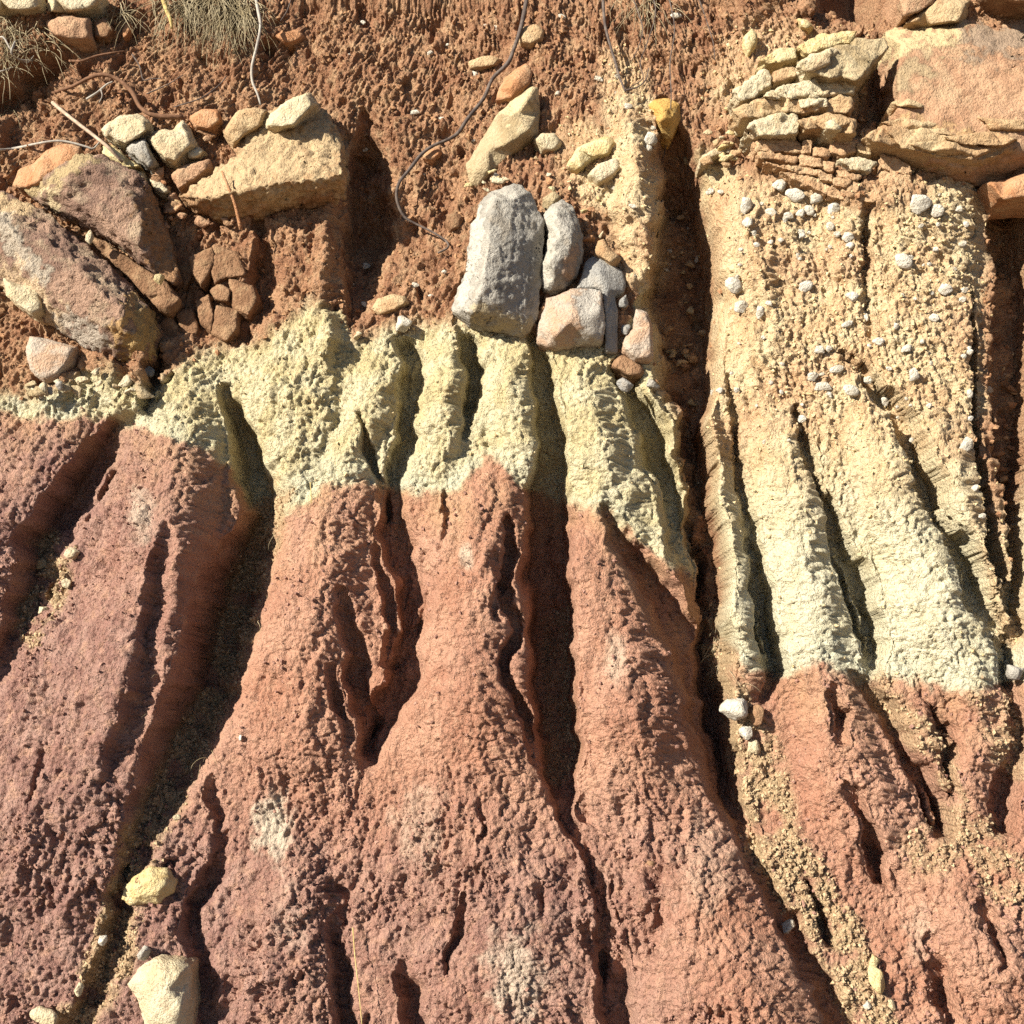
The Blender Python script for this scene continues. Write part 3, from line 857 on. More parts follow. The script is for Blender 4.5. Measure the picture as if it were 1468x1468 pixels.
rock('shaded_grey_stone', 'smooth grey slab, coloured blue-grey for its shade, wedged behind the peach block', 'stone',
     zm([(990,540,8),(1050,560,10),(1180,640,6),(1205,720,4),(1190,770,6),(1130,790,8),(1150,880,8),(1145,1000,6),(1150,1150,4),(1072,1140,14),(1068,900,22),(1052,757,26),(1000,742,24),(890,745,22),(930,650,20),(940,580,14)],620,240,K),
     zm([(1040,640,28),(1090,760,24),(1100,900,20),(1110,1050,14)],620,240,K),
     'greysh', L=4.5, amp=1.0, wl=22, base=12)
chunk('speckled_block', zm([(1260,870),(1330,890),(1360,970),(1370,1180),(1340,1205),(1255,1200),(1170,1140),(1180,1060),(1240,1000)],620,240,K), 34, 'peach', None,
      'small speckled orange and grey block beside the smooth blue-grey slab', 'stone', L=4, amp=1.6, wl=14, base=0)
chunk('brown_wedge', zm([(1150,1160),(1180,1150),(1300,1220),(1315,1270),(1290,1300),(1220,1300),(1100,1230)],620,240,K), 24, 'brown', None,
      'dark brown stone wedge under the small speckled block', 'stone', L=4, amp=1.2, wl=14, base=-6)
for q, (lab, a, b, w, hh) in enumerate((('little grey stone jammed beside the top of the blue-grey slab',1185,840,70,120),('little round grey stone above the brown wedge',1195,990,75,120))):
    p = zm([(a, b)],620,240,K)[0]
    stone('small_stone', lab, 'stone', p[0], p[1], w*K, hh*K, 22, 'greysh', base=10, sunk=.1)
for lab, a, b, w, hh, mt in (('pale stone at the head of the shaded gully below the brown wedge',1365,1340,110,90,'grey'),('grey stone touching the underside of the dark brown wedge',1190,1345,120,100,'greysh')):
    p = zm([(a, b)],620,240,K)[0]
    stone('small_stone', lab, 'stone', p[0], p[1], w*K, hh*K, 22, mt, base=10, sunk=.1)
chunk('tan_chip', zm([(1000,540),(1020,450),(1060,440),(1120,520),(1170,560),(1110,610),(1040,560)],620,240,K), 22, 'tan', None,
      'tan angular chip on top of the blue-grey slab', 'stone', L=4, amp=1.2, wl=14, base=14)
stone('rounded_stone', 'rounded olive stone between the tall and narrow grey stones', 'stone', 789, 288, 34, 36, 30, 'olive')

# ------------------------------------------------------------------ leaning two-tone slab and stones in the soil above
rock('two_tone_stone', 'leaning two-tone slab, its lit top painted cream, olive below, in the red soil', 'stone',
     [(763,122,24),(772,124,20),(774,160,20),(772,191,20),(735,219,22),(710,244,18),(686,268,8),(673,266,8),(667,236,10),(690,200,10),(709,166,14),(735,142,18)],
     [(757,140,48),(758,185,48),(740,165,42),(720,165,34),(728,205,44),(700,215,32),(700,245,30),(682,245,26)], 'olive', L=4.5, amp=1.8, wl=18, tint=[([(765,128),(750,150),(728,158)],22,(.58,.46,.27))])  # cream tint paints the sunlit upper half
rock('orange_block', 'smooth orange block resting on the leaning two-tone slab', 'stone',
     [(710,143,14),(714,128,12),(724,110,10),(742,95,8),(755,88,6),(764,102,12),(760,118,22),(748,128,28),(735,139,26)],
     [(740,112,34),(730,126,34),(750,104,26)], 'orange', L=4.5, amp=1.2, wl=18)
for lab, poly, hgt, mt in (
  ('flat orange flake lying in red soil under the grass tuft',[(389,52),(405,45),(427,42),(436,50),(428,60),(410,64)],16,'orange'),
  ('long tan flake in red soil above the two-tone slab',[(670,88),(690,80),(706,78),(720,84),(712,94),(690,98),(674,97)],16,'tan'),
  ('rough tan stone beside the hanging root',[(742,48),(752,36),(770,34),(782,44),(778,58),(760,66),(746,62)],18,'tan'),
  ('cream stone close beside the leaning two-tone slab',[(764,198),(778,190),(796,190),(806,204),(796,216),(776,216)],20,'cream'),
  ('broken pale yellow ledge stone on the yellow rib',[(812,236),(826,212),(850,200),(874,194),(884,206),(874,222),(850,226),(828,246)],24,'yellow'),
  ('cream stone just below the broken pale yellow ledge',[(842,250),(858,234),(884,226),(892,240),(880,254),(858,264)],20,'cream'),
  ('tan slab lying on soil above the round grey stone',[(532,442),(540,428),(562,420),(582,424),(586,434),(566,446),(544,452)],20,'tan'),
  ('flat orange stone caught behind the bend of the hanging root',[(604,226),(614,214),(630,212),(634,220),(618,232)],16,'orange'),
  ('yellow pointed stone in soil near the cream layered ledge',[(1066,52),(1078,39),(1087,50),(1085,66),(1073,82),(1065,66)],20,'yellow'),
  ('brown clod in red soil between the hanging root and the standing stone',[(640,308),(654,302),(664,312),(660,328),(646,332),(638,322)],20,'brown'),
  ('narrow pale slab leaning out beside the thin-bedded red sandstone',zm([(10,1110),(110,1040),(240,980),(252,1010),(180,1080),(95,1115),(60,1155),(20,1150)],1000,0,.2044),22,'cream')):
    chunk('soil_stone', poly, hgt, mt, None, lab, 'stone', L=4, amp=1.3, wl=14)
rock('ochre_stone', 'angular ochre stone stuck in soil at the top of the shaded gully', 'stone',
     [(928,150,8),(940,141,10),(958,140,10),(974,148,10),(977,170,8),(963,196,8),(950,190,10),(938,172,10)],
     [(952,158,40),(946,172,36),(962,170,34)], 'ochre', L=4, amp=1.2, wl=14)
stone('small_stone', 'small white stone under the angular ochre stone', 'stone', 933, 200, 24, 24, 24, 'white')
stone('small_stone', 'round pale grey stone on the lip of the cream clay', 'stone', 576, 464, 36, 28, 30, 'white')
stone('small_stone', 'little cream stone on soil by the tan slab above the cream clay', 'stone', 512, 482, 18, 15, 16, 'cream')

# ------------------------------------------------------------------ upper left: boulders and blocks
rock('pink_sandstone', 'pink-orange sandstone behind the big purple-brown boulder', 'stone',
     [(16,266,6),(24,243,8),(46,233,8),(66,214,8),(90,204,8),(116,209,10),(112,226,26),(80,244,30),(55,259,30),(36,268,24)],
     [(60,236,30),(90,220,30)], 'orange', L=5, amp=1.8, wl=20, base=0)
rock('split_boulder', 'purple-brown boulder with a cream crest, upper half of the split pair', 'boulder',
     [(30,268,12),(53,257,26),(78,241,32),(110,222,32),(140,219,26),(168,232,24),(203,250,20),(217,272,16),(228,302,12),(243,342,8),(257,396,6),(250,406,10),(226,394,18),(190,366,24),(150,336,26),(114,315,26),(80,302,20),(52,286,12)],
     [(70,270,46),(104,246,56),(128,240,54),(96,285,44),(88,268,50),(130,268,44),(135,300,52),(170,262,48),(190,285,50),(205,320,48),(197,352,48),(160,325,50)],
     'purple', L=4.5, amp=3.4, wl=18, base=0, chip=2.6, smooth=1,
     tint=[([(40,268),(62,264),(88,252),(106,234),(124,226)],13,(.47,.355,.19)),([(68,278),(78,296)],11,(.58,.46,.28)),([(218,290),(235,340),(245,385)],26,(.36,.20,.10)),([(100,322),(140,345),(190,378)],7,(.50,.36,.22))])
rock('big_boulder', 'big purple-brown boulder with pale edges, lower half of the split pair', 'boulder',
     [(-80,300,0),(-30,276,10),(0,272,14),(34,287,18),(72,308,18),(115,345,18),(150,372,18),(186,407,16),(216,441,12),(227,482,8),(219,516,6),(195,523,6),(160,516,10),(125,501,12),(75,467,8),(30,441,4),(0,412,2),(-60,380,0)],
     [(-20,310,44),(14,326,56),(30,345,58),(70,345,56),(110,380,62),(140,415,66),(175,440,66),(172,470,64),(196,450,44),(200,490,40),(45,390,52),(80,430,50),(120,455,52),(150,485,44),(20,380,36),(40,415,26)],
     'purple', L=4.5, amp=3.6, wl=20, base=5, chip=3.0, smooth=1,
     tint=[([(-20,290),(10,296),(40,302)],16,(.58,.42,.24)),([(4,318),(14,345),(34,372),(60,400)],15,(.45,.385,.30)),([(10,395),(40,420),(80,455)],22,(.56,.41,.26)),([(100,465),(140,492)],18,(.42,.36,.29)),([(212,450),(205,490),(200,515)],30,(.46,.31,.13)),([(190,425),(182,450),(168,478)],11,(.55,.35,.16))])
chunk('cream_flake', [(4,398),(30,408),(58,412),(64,448),(52,456),(28,442),(8,424)], 40, 'cream', None,
      'cream flake of sandstone under the whitish rim', 'stone', L=4.5, amp=2.2, wl=14, base=5, edge=.6)
chunk('brown_wedge', [(118,332),(150,345),(200,380),(240,404),(258,428),(242,450),(226,444),(214,430),(186,400),(150,366)], 16, 'brown', None,
      'dark brown wedge of rock filling the split between the two boulders', 'stone', L=5, amp=1.6, wl=16, base=-5)
K2 = .2725
stone('small_stone', 'yellow chip standing on the dark brown wedge in the split', 'stone', 228, 399, 16, 24, 20, 'yellow', base=20)
stone('small_stone', 'cream pebble caught at the top of the split', 'stone', 128, 341, 14, 26, 18, 'cream', base=30)
cb = empty('cracked_mudstone', 312, 430, 'cluster of cracked brown mudstone chunks between boulder and red column', 'rock')
for poly, hgt in (
  ([(870,-20),(1000,20),(1010,130),(1000,200),(965,260),(935,200),(900,90)],18),
  ([(1000,110),(1110,60),(1135,100),(1095,200),(1060,250),(1020,190)],42),
  ([(1130,50),(1250,90),(1290,200),(1190,212),(1135,240),(1112,190)],40),
  ([(1210,225),(1335,265),(1352,330),(1305,412),(1232,372)],44),
  ([(1108,282),(1160,248),(1212,280),(1202,340),(1135,325)],44),
  ([(1140,368),(1252,388),(1242,490),(1190,544),(1118,502)],42),
  ([(1030,345),(1100,308),(1125,420),(1112,500),(1060,452)],40),
  ([(848,440),(902,408),(942,490),(882,582),(850,540)],30),
  ([(928,400),(1012,378),(1042,480),(1022,532),(952,490)],32),
  ([(888,575),(942,508),(1022,548),(972,644),(902,604)],30),
  ([(1030,510),(1110,520),(1130,590),(1060,650),(990,640),(1015,570)],20),
  ([(780,255),(820,180),(862,188),(922,260),(932,352),(890,392),(825,342)],22)):
    cx_, cy_ = np.mean(poly, 0)
    chunk('chunk', zm([(cx_ + (a - cx_) * 1.14, cy_ + (b - cy_) * 1.14) for a, b in poly], 0, 340, K2), hgt, 'brown', cb, base=-52, L=4.5, amp=1.8, wl=12, smooth=1, edge=.8, inset=(.84, .93))
chunk('pink_block', zm([(150,515),(235,528),(412,578),(382,662),(322,742),(232,764),(152,702),(133,610)],0,340,K2), 32, 'peach', None,
      'pale pink block with a white edge under the big boulder', 'stone', L=4.5, amp=1.6, wl=22, base=0)
K1 = .2044
gp_ = empty('pale_cracked_rock', 205, 215, 'pale grey cracked rock broken into lumps above the split boulder', 'rock')
for poly, hgt, mt in (
  ([(705,320),(770,260),(850,220),(960,210),(1060,260),(1052,330),(1000,372),(880,440),(815,420),(740,372)],46,'cream'),
  ([(890,412),(1018,380),(1062,480),(1112,562),(1060,602),(950,520),(875,462)],46,'grey'),
  ([(1030,382),(1080,332),(1222,320),(1282,238),(1342,330),(1384,420),(1300,522),(1232,572),(1150,542),(1070,452)],44,'cream'),
  ([(1300,480),(1390,440),(1440,470),(1400,520),(1320,525)],30,'cream'),
  ([(720,420),(800,438),(900,520),(1005,592),(900,606),(800,548),(715,490)],36,'yellow'),
  ([(870,590),(1010,620),(1040,690),(960,700),(880,660)],26,'cream'),
  ([(1040,660),(1140,690),(1200,770),(1150,790),(1080,740)],24,'cream')):
    chunk('lump', zm(poly, 0, 120, K1), hgt, mt, gp_, base=-30, L=4.5, amp=2.6, wl=15, edge=.5)
ts = empty('tilted_sandstone', 390, 250, 'large tilted tan sandstone block with a cream cap, casting a deep shadow', 'boulder')
o = link_mesh('block', relief_bm(
     [(319,186,10),(354,157,12),(390,156,12),(420,142,10),(452,141,10),(472,164,14),(494,205,18),(496,240,22),(494,269,16),(484,288,4),(425,297,0),(354,313,-4),(308,313,-6),(272,302,-4),(256,281,14),(280,262,24),(306,243,26),(338,222,24),(330,205,18)],
     [(352,180,26),(400,185,36),(440,175,36),(470,195,40),(488,215,44),(490,250,62),(450,257,66),(400,262,66),(360,270,64),(335,275,60),(300,284,50),(270,283,36),(350,230,44),(420,220,50),(330,296,30),(400,284,40),(460,276,40)],
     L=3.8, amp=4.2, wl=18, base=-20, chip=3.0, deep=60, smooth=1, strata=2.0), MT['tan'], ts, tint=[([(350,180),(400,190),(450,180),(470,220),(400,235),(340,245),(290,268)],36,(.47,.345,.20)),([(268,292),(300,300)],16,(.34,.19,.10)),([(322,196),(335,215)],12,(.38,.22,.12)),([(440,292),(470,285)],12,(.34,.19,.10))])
o = link_mesh('cap', chunk_bm([(380,182),(384,166),(400,152),(420,140),(444,130),(456,148),(440,166),(422,182),(398,190)], 66, .6, base=-20, L=4.5, amp=2.2, wl=14), MT['cream'], ts)
tag(o, 'pale cream cap chunk')
o = link_mesh('ledge', chunk_bm([(318,190),(338,160),(362,152),(384,158),(378,180),(352,196),(334,212)], 44, .5, base=-20, L=4.5, amp=2.2, wl=14), MT['tan'], ts)
for lab, poly, hgt, mt in (
  ('pink slab under the tilted sandstone beside the pale cracked rock',[(244,250),(262,236),(300,226),(304,240),(282,258),(256,272)],24,'pinkbr'),
  ('orange crumbly stone behind the tilted sandstone',[(270,168),(288,156),(312,156),(318,172),(300,188),(280,184)],22,'orange')):
    chunk('sandstone_piece', poly, hgt, mt, None, lab, 'stone', L=4.5, amp=1.6, wl=14, base=-22)
# ledges at the very top left
K6 = .2725
for lab, poly, hgt, mt in (
  ('pale ledge stone at the top of the bank beside the twigs',[(-30,-30),(220,-30),(218,40),(130,62),(40,52),(-40,60)],40,'cream'),
  ('pale ledge stone with a crack at the top of the bank',[(245,-30),(560,-30),(520,30),(460,56),(350,66),(248,66)],40,'cream'),
  ('reddish brown block under the cracked pale ledge',[(235,112),(330,76),(470,92),(484,208),(400,226),(268,192)],34,'pinkbr'),
  ('dark brown block touching the reddish brown block',[(486,104),(560,92),(602,150),(572,212),(492,204)],26,'brown')):
    chunk('ledge_stone', zm(poly, 0, 0, K6), hgt, mt, None, lab, 'stone', L=4.5, amp=2.0, wl=16)

# ------------------------------------------------------------------ upper right: sandstone ledge
K3 = .2044
sl = empty('sandstone_boulder', 1390, 140, 'massive pink-brown sandstone slab overhanging the yellow wall', 'boulder')
o = link_mesh('block', relief_bm(
     [(1266,46,20),(1302,28,20),(1345,12,18),(1387,12,20),(1420,26,24),(1470,24,28),(1600,20,28),(1700,60,20),(1700,300,0),(1560,280,10),(1480,262,20),(1440,262,20),(1405,268,20),(1380,244,80),(1338,229,90),(1290,214,90),(1252,201,78),(1266,178,40),(1279,144,46),(1275,108,46),(1279,76,36)],
     [(1290,62,74),(1330,56,80),(1372,54,82),(1380,30,60),(1430,60,70),(1460,66,72),(1440,90,88),(1290,88,86),(1288,130,90),(1340,100,92),(1400,115,94),(1412,140,96),(1420,100,92),(1480,110,96),(1560,110,96),(1600,200,90),(1480,170,98),(1400,180,102),(1340,165,98),(1290,160,94),(1265,192,84),(1300,196,98),(1350,210,100),(1400,222,98),(1436,214,96),(1480,220,90),(1450,245,50),(1400,248,56)],
     L=5.5, amp=2.4, wl=26, base=-40, strata=2.4, chip=2.0, deep=40, smooth=1), MT['pinkbr'], sl, tint=[([(1272,72),(1300,56),(1340,50),(1375,40)],26,(.52,.41,.23)),([(1400,48),(1440,62),(1480,50)],26,(.30,.22,.155)),([(1296,105),(1320,90)],20,(.36,.27,.16)),([(1262,186),(1320,192),(1380,208),(1425,218)],24,(.47,.30,.155))])
o = link_mesh('cap', chunk_bm([(1296,34),(1318,16),(1342,-4),(1392,0),(1388,24),(1378,34),(1330,38)], 76, .7, base=-40, L=5, amp=1.8, wl=16, strata=2.0, smooth=1), MT['tan'], sl)
tag(o, 'tan sheet along the top edge')
o = link_mesh('ledge', chunk_bm([(1238,196),(1262,180),(1320,182),(1380,202),(1440,206),(1438,220),(1400,230),(1340,224),(1290,213),(1250,205)], 108, .9, base=-40, L=4.5, amp=2.4, wl=12, strata=2.6, smooth=1, inset=(.9, .97)), MT['tan'], sl)
o = link_mesh('ledge', chunk_bm([(1278,146),(1300,140),(1330,150),(1326,156),(1284,153)], 102, .85, base=-40, L=4, amp=1.2, wl=12), MT['tan'], sl)
for poly, hh in (([(1262,176),(1300,169),(1346,177),(1340,187),(1290,185)],104),([(1300,206),(1360,200),(1422,214),(1400,223),(1330,217)],112),
                 ([(1350,196),(1420,189),(1462,199),(1440,209),(1380,207)],110),([(1400,168),(1470,172),(1470,186),(1420,186)],106),([(1310,186),(1356,184),(1370,194),(1330,198)],108)):
    link_mesh('ledge', chunk_bm(poly, hh, .93, base=-40, L=3.6, amp=1.8, wl=10, strata=2.2, smooth=1, inset=(.88, .97)), MT['tan'], sl)
lr = empty('layered_sandstone', 1150, 130, 'cream layered sandstone ledge of thin broken sheets beside the massive slab', 'rock')
for poly, hgt, mt in (
  ([(700,335),(860,235),(1130,210),(1085,300),(950,322),(760,392)],46,'yellow'),
  ([(710,430),(960,322),(1090,312),(1110,258),(1300,268),(1348,320),(1270,402),(1200,502),(1130,582),(1000,542),(930,562),(780,522),(716,490)],74,'olive'),
  ([(712,430),(940,330),(985,350),(930,440),(850,500),(760,505)],86,'cream'),
  ([(440,682),(560,620),(680,580),(830,545),(852,580),(1000,570),(1080,560),(1112,600),(1090,652),(900,672),(780,692),(620,690)],60,'cream'),
  ([(240,642),(330,580),(470,480),(522,520),(520,600),(440,652),(380,692),(300,712)],52,'cream'),
  ([(240,762),(420,702),(620,692),(900,700),(1050,655),(1102,720),(1082,792),(950,792),(860,772),(740,802),(600,782),(450,822),(300,832)],56,'tan'),
  ([(335,902),(380,852),(580,792),(700,802),(722,880),(700,942),(600,952),(430,952)],60,'cream'),
  ([(700,842),(780,812),(920,792),(1000,802),(1112,842),(1110,942),(960,932),(850,902),(750,912)],66,'tan'),
  ([(428,422),(560,350),(690,330),(712,400),(600,442),(480,452)],46,'yellow'),
  ([(528,502),(600,482),(690,472),(702,532),(620,562),(530,592)],50,'tan'),
  ([(600,600),(820,660),(860,690),(640,700),(460,690),(520,650)],64,'cream'),
  ([(700,700),(900,690),(930,760),(820,750),(720,760)],64,'cream'),
  ([(880,860),(960,830),(1010,900),(980,925),(900,905)],76,'cream')):
    chunk('layer', zm(poly, 1000, 0, K3), hgt, mt, lr, base=-4, L=4.2, amp=2.6, wl=11, strata=2.4, edge=.86, inset=(.88, .97), smooth=1)
lm = empty('laminated_sandstone', 1180, 225, 'thin-bedded red sandstone broken like bricks under the layered ledge', 'rock')
for poly, hgt, mt in (
  ([(400,985),(560,975),(720,1000),(725,1062),(560,1062),(420,1050)],30,'laminR'),
  ([(732,985),(800,985),(806,1072),(735,1062)],32,'laminR'),
  ([(812,1030),(925,1060),(915,1115),(810,1088)],34,'laminR'),
  ([(930,985),(1110,990),(1112,1060),(1010,1090),(930,1060)],28,'laminR'),
  ([(1118,1008),(1235,1035),(1215,1090),(1122,1078)],34,'tan'),
  ([(425,1075),(560,1082),(705,1112),(690,1140),(540,1118),(430,1105)],34,'laminR'),
  ([(725,1090),(872,1118),(862,1175),(730,1150)],36,'laminR'),
  ([(885,1130),(972,1150),(965,1215),(885,1190)],36,'laminR'),
  ([(995,1115),(1130,1096),(1245,1138),(1190,1202),(1085,1186)],42,'cream'),
  ([(480,1135),(600,1150),(745,1180),(850,1200),(840,1232),(700,1210),(560,1180)],34,'laminR'),
  ([(860,1205),(950,1225),(945,1280),(860,1255)],36,'laminR'),
  ([(978,1190),(1155,1238),(1120,1262),(975,1232)],38,'laminR'),
  ([(958,1245),(1085,1268),(1062,1325),(958,1296)],38,'laminR'),
  ([(600,1200),(760,1225),(900,1275),(960,1320),(900,1362),(760,1300),(640,1240)],30,'laminR'),
  ([(960,1310),(1060,1340),(1160,1330),(1240,1290),(1300,1330),(1240,1420),(1080,1410),(930,1370)],30,'laminR'),
  ([(1300,1080),(1400,1110),(1480,1140),(1500,1200),(1400,1220),(1290,1180)],32,'laminR'),
  ([(1270,1200),(1380,1230),(1500,1230),(1480,1300),(1360,1310),(1290,1290)],30,'laminR')):
    cx_, cy_ = np.mean(poly, 0); jr = np.random.default_rng(int(cx_))
    poly = [(cx_ + (a - cx_) * 1.07 + jr.uniform(-14, 14), cy_ + (b - cy_) * 1.10 + jr.uniform(-9, 9)) for a, b in poly]
    chunk('layer', zm(poly, 1000, 0, K3), hgt, mt, lm, base=4, L=4.0, amp=2.6, wl=8, edge=.9, inset=(.86, .97), smooth=1, strata=2.2)
chunk('brown_underside', [(1408,262),(1440,258),(1480,240),(1560,240),(1560,290),(1480,285),(1430,290)], 60, 'orange', None,
      'smooth orange-brown rock under the end of the massive slab', 'stone', L=6, amp=1.4, wl=24, base=-20)
for lab, poly, hgt, mt in (
  ('red crumbly stone overhanging the dark hollow at the top',[(1282,-25),(1345,-25),(1348,4),(1318,20),(1292,28),(1284,8)],60,'pinkbr'),
  ('yellow chip on the rim of the dark hollow at the top',[(1144,26),(1156,28),(1168,38),(1160,44),(1148,38)],30,'yellow'),
  ('brown rock lying on top of the massive slab',[(1390,-30),(1500,-30),(1560,0),(1500,10),(1440,4),(1410,-4)],60,'brown')):
    chunk('rim_stone', poly, hgt, mt, None, lab, 'stone', L=5, amp=2.0, wl=16)

# ------------------------------------------------------------------ broken rubble round the rocks
rr = np.random.default_rng(21)
for lab, grp, area, mts, cnt, (smin, smax) in (
  ('angular bit of rubble between the pale cracked rock and the tilted sandstone', 'rubble by the tilted sandstone', [(232,262,26,18),(296,182,26,20),(250,300,14,26),(310,322,26,10),(330,190,18,20)], ('tan','orange','brown','pinkbr'), 34, (10,28)),
  ('angular bit of rubble beside the cream layered ledge', 'rubble by the layered ledge', [(1070,150,34,46),(1040,210,24,30),(1120,90,40,20)], ('cream','tan','yellow','tan'), 36, (9,26)),
  ('angular bit of rubble above the tall grey stones', 'rubble above the grey stones', [(800,250,50,26),(845,330,20,40),(700,255,20,16)], ('tan','yellow','cream','orange'), 28, (9,24)),
  ('angular bit of rubble under the big purple-brown boulder', 'rubble under the big boulder', [(110,540,60,20),(180,560,24,24),(60,560,30,16)], ('cream','olive','grey'), 26, (12,32)),
  ('brown angular clod in the shaded gully beside the yellow wall', 'clods in the shaded gully', [(985,420,36,60),(990,520,24,30),(975,300,20,50)], ('brown','tan','olive'), 26, (9,26)),
  ('brown angular clod in the dark gully behind the yellow wall', 'clods in the dark gully', [(1445,560,16,60),(1440,660,12,40)], ('brown','brown','tan'), 14, (10,24))):
    for k in range(cnt):
        ax_, ay_, sx, sy = area[int(rr.integers(len(area)))]
        x, y = ax_ + rr.normal() * sx * .6, ay_ + rr.normal() * sy * .6
        w = smin + (smax - smin) * rr.uniform() ** 1.6
        o = link_mesh('rubble_stone', stone_bm(x, y, w * rr.uniform(1, 1.6), w * rr.uniform(.7, 1), w * .8, pts=9, L=max(2.5, w / 5), sunk=-.1, base=ground_h(x, y) + 9), MT[mts[int(rr.integers(len(mts)))]])
        tag(o, lab, 'stone', grp)

# ------------------------------------------------------------------ loose stones on the lower bank
rock('yellow_stone', 'flat yellow stone lying in the gully above the cream stone', 'stone',
     [(172,1290,6),(178,1272,8),(190,1257,10),(214,1243,10),(238,1246,10),(252,1264,10),(248,1280,8),(233,1290,6),(228,1298,4),(205,1296,4),(185,1299,4)],
     [(195,1272,24),(215,1260,28),(236,1264,26),(225,1282,24),(200,1284,22)], 'yellow', L=3.5, amp=1.6, wl=12)
rock('cream_stone', 'large cream stone lying in the gully at the foot of the red clay', 'stone',
     [(181,1412,6),(190,1398,8),(200,1386,10),(227,1371,12),(252,1375,12),(274,1383,12),(272,1410,12),(278,1440,8),(274,1480,6),(230,1490,4),(208,1478,4),(200,1450,4),(190,1425,4)],
     [(205,1405,28),(232,1390,36),(258,1395,38),(240,1420,38),(258,1440,36),(222,1450,30),(245,1468,30)], 'cream', L=4, amp=1.8, wl=16)
for lab, x, y, w, hh, out, mt in (
  ('small grey stone touching the top of the large cream stone',206,1366,24,22,20,'grey'),
  ('small white pebble above the large cream stone',147,1347,14,16,14,'white'),
  ('wide pale stone at the foot of the purple clay',66,1458,46,26,24,'cream'),
  ('small cream stone in the gully between wide pale and large cream stones',114,1418,14,20,16,'cream'),
  ('small pale stone, the highest of four in the purple gully',103,794,28,20,18,'cream'),
  ('lumpy brown-grey stone, the widest of four in the purple gully',58,808,26,24,18,'olive'),
  ('small cream triangular stone in the purple gully',94,836,18,18,16,'cream'),
  ('small cream stone, the lowest of four in the purple gully',60,874,20,14,14,'cream'),
  ('white heart-shaped stone at the foot of the shaded gully',1054,1016,44,38,34,'white'),
  ('round white stone under the heart-shaped one',1069,1051,24,22,22,'white'),
  ('cream stone touching the round white stone',1080,1071,22,24,20,'cream'),
  ('dark brown stone in the shade of the heart-shaped one',1088,1026,28,34,24,'brown'),
  ('round pale yellow stone above the large holed yellow stone',1251,1379,20,20,18,'yellow'),
  ('large yellow stone with a hole beside the gravel run',1257,1411,36,46,28,'yellow'),
  ('white chip below the large holed yellow stone',1242,1440,14,16,14,'white'),
  ('cream chip beside the white chip and the holed yellow stone',1277,1440,12,22,14,'cream'),
  ('small pale stone where the gravel run narrows',1130,1328,20,22,18,'white'),
  ('tiny white stone on the red edge of the deepest straw-littered gully',345,1058,8,10,10,'white'),
  ('grey flat stone where the cream clay meets the dark gully',1456,962,34,26,20,'grey'),
  ('cream pebble on the gravel beside the yellow flat stone',254,1172,14,10,12,'cream'),
  ('dark pebble alone on the smooth red ridge',934,1238,14,12,10,'brown')):
    stone('loose_stone', lab, 'stone', x, y, w, hh, out, mt)

# ------------------------------------------------------------------ pebbles set in the yellow wall
PEB = [(1118,266,28,24),(1140,280,34,26),(1170,285,26,24),(1160,302,22,18),(1195,300,24,22),(1070,295,24,28),(1072,318,20,18),(1148,306,18,16),(1105,305,20,18),(1130,310,22,16),
 (1190,325,18,16),(1215,340,20,18),(1320,293,44,32),(1344,301,26,24),(1219,352,16,14),(1200,336,12,12),(1150,338,14,12),(1052,410,30,34),(1062,440,26,22),(1090,448,17,22),
 (1155,410,30,20),(1222,425,24,18),(1215,465,20,14),(1175,502,20,18),(1295,375,36,26),(1355,415,24,20),(1405,460,24,30),(1393,378,14,14),(1390,505,14,12),(1380,430,12,14),
 (1310,538,20,28),(1390,565,12,16),(1400,585,10,12),(1385,640,22,30),(1238,455,22,20),(1260,490,22,16),(1200,530,24,18),(1180,555,34,20),(1220,560,30,20),(1165,540,20,16),
 (1305,370,14,10),(1340,455,20,14),(1300,500,22,14),(1380,350,14,14),(1375,300,14,14),(1385,322,12,12),(1245,545,20,14),(1270,575,18,16),(1150,600,16,14),(1032,560,14,12),
 (1018,275,16,14),(1008,305,14,12),(930,212,14,14),(985,330,12,10),(1000,372,12,14),(960,360,14,10),(1398,700,12,14),(1408,740,12,12),(1418,560,16,18),(1440,540,14,12)]
protos = []
for k in range(7):
    pb = stone_bm(734, 734, 10, 10, 10, sunk=0, L=2.0, amp=0.5, seed=900 + k, base=0, tilt=0)
    c = Vector(seen_point(734, 734, 5))
    for v in pb.verts: v.co -= c
    for f in pb.faces: f.smooth = True
    pm = bpy.data.meshes.new('pebble'); pb.to_mesh(pm); pb.free()
    pm.attributes.new('tint', 'FLOAT_COLOR', 'POINT').data.foreach_set('color', np.zeros(len(pm.vertices) * 4, np.float32))
    protos.append(pm)
pmats = [MT['white'], MT['cream'], MT['yellow'], MT['tan'], MT['brown']]
pvar = [[None] * 5 for _ in protos]
for i, me in enumerate(protos):
    for j, mt in enumerate(pmats):
        mm = me if j == 0 else me.copy()
        mm.materials.append(mt); pvar[i][j] = mm
Rbank = Matrix((AX_U, -AX_V, AX_N)).transposed()
def pebble(x, y, w, hh, k, j, label, group, out=None):
    o = bpy.data.objects.new('pebble', pvar[k][j])
    scene.collection.objects.link(o)
    out = out or 0.6 * min(w, hh)
    o.location = Vector(seen_point(x, y, ground_h(x, y) + 3 + out * 0.18))
    a = random.uniform(-.5, .5)
    o.rotation_euler = (Rbank @ Matrix.Rotation(a, 3, 'Z') @ Rbank.transposed()).to_euler()
    o.scale = (w / 10, out / 10, hh / 10)
    return tag(o, label, 'pebble', group)
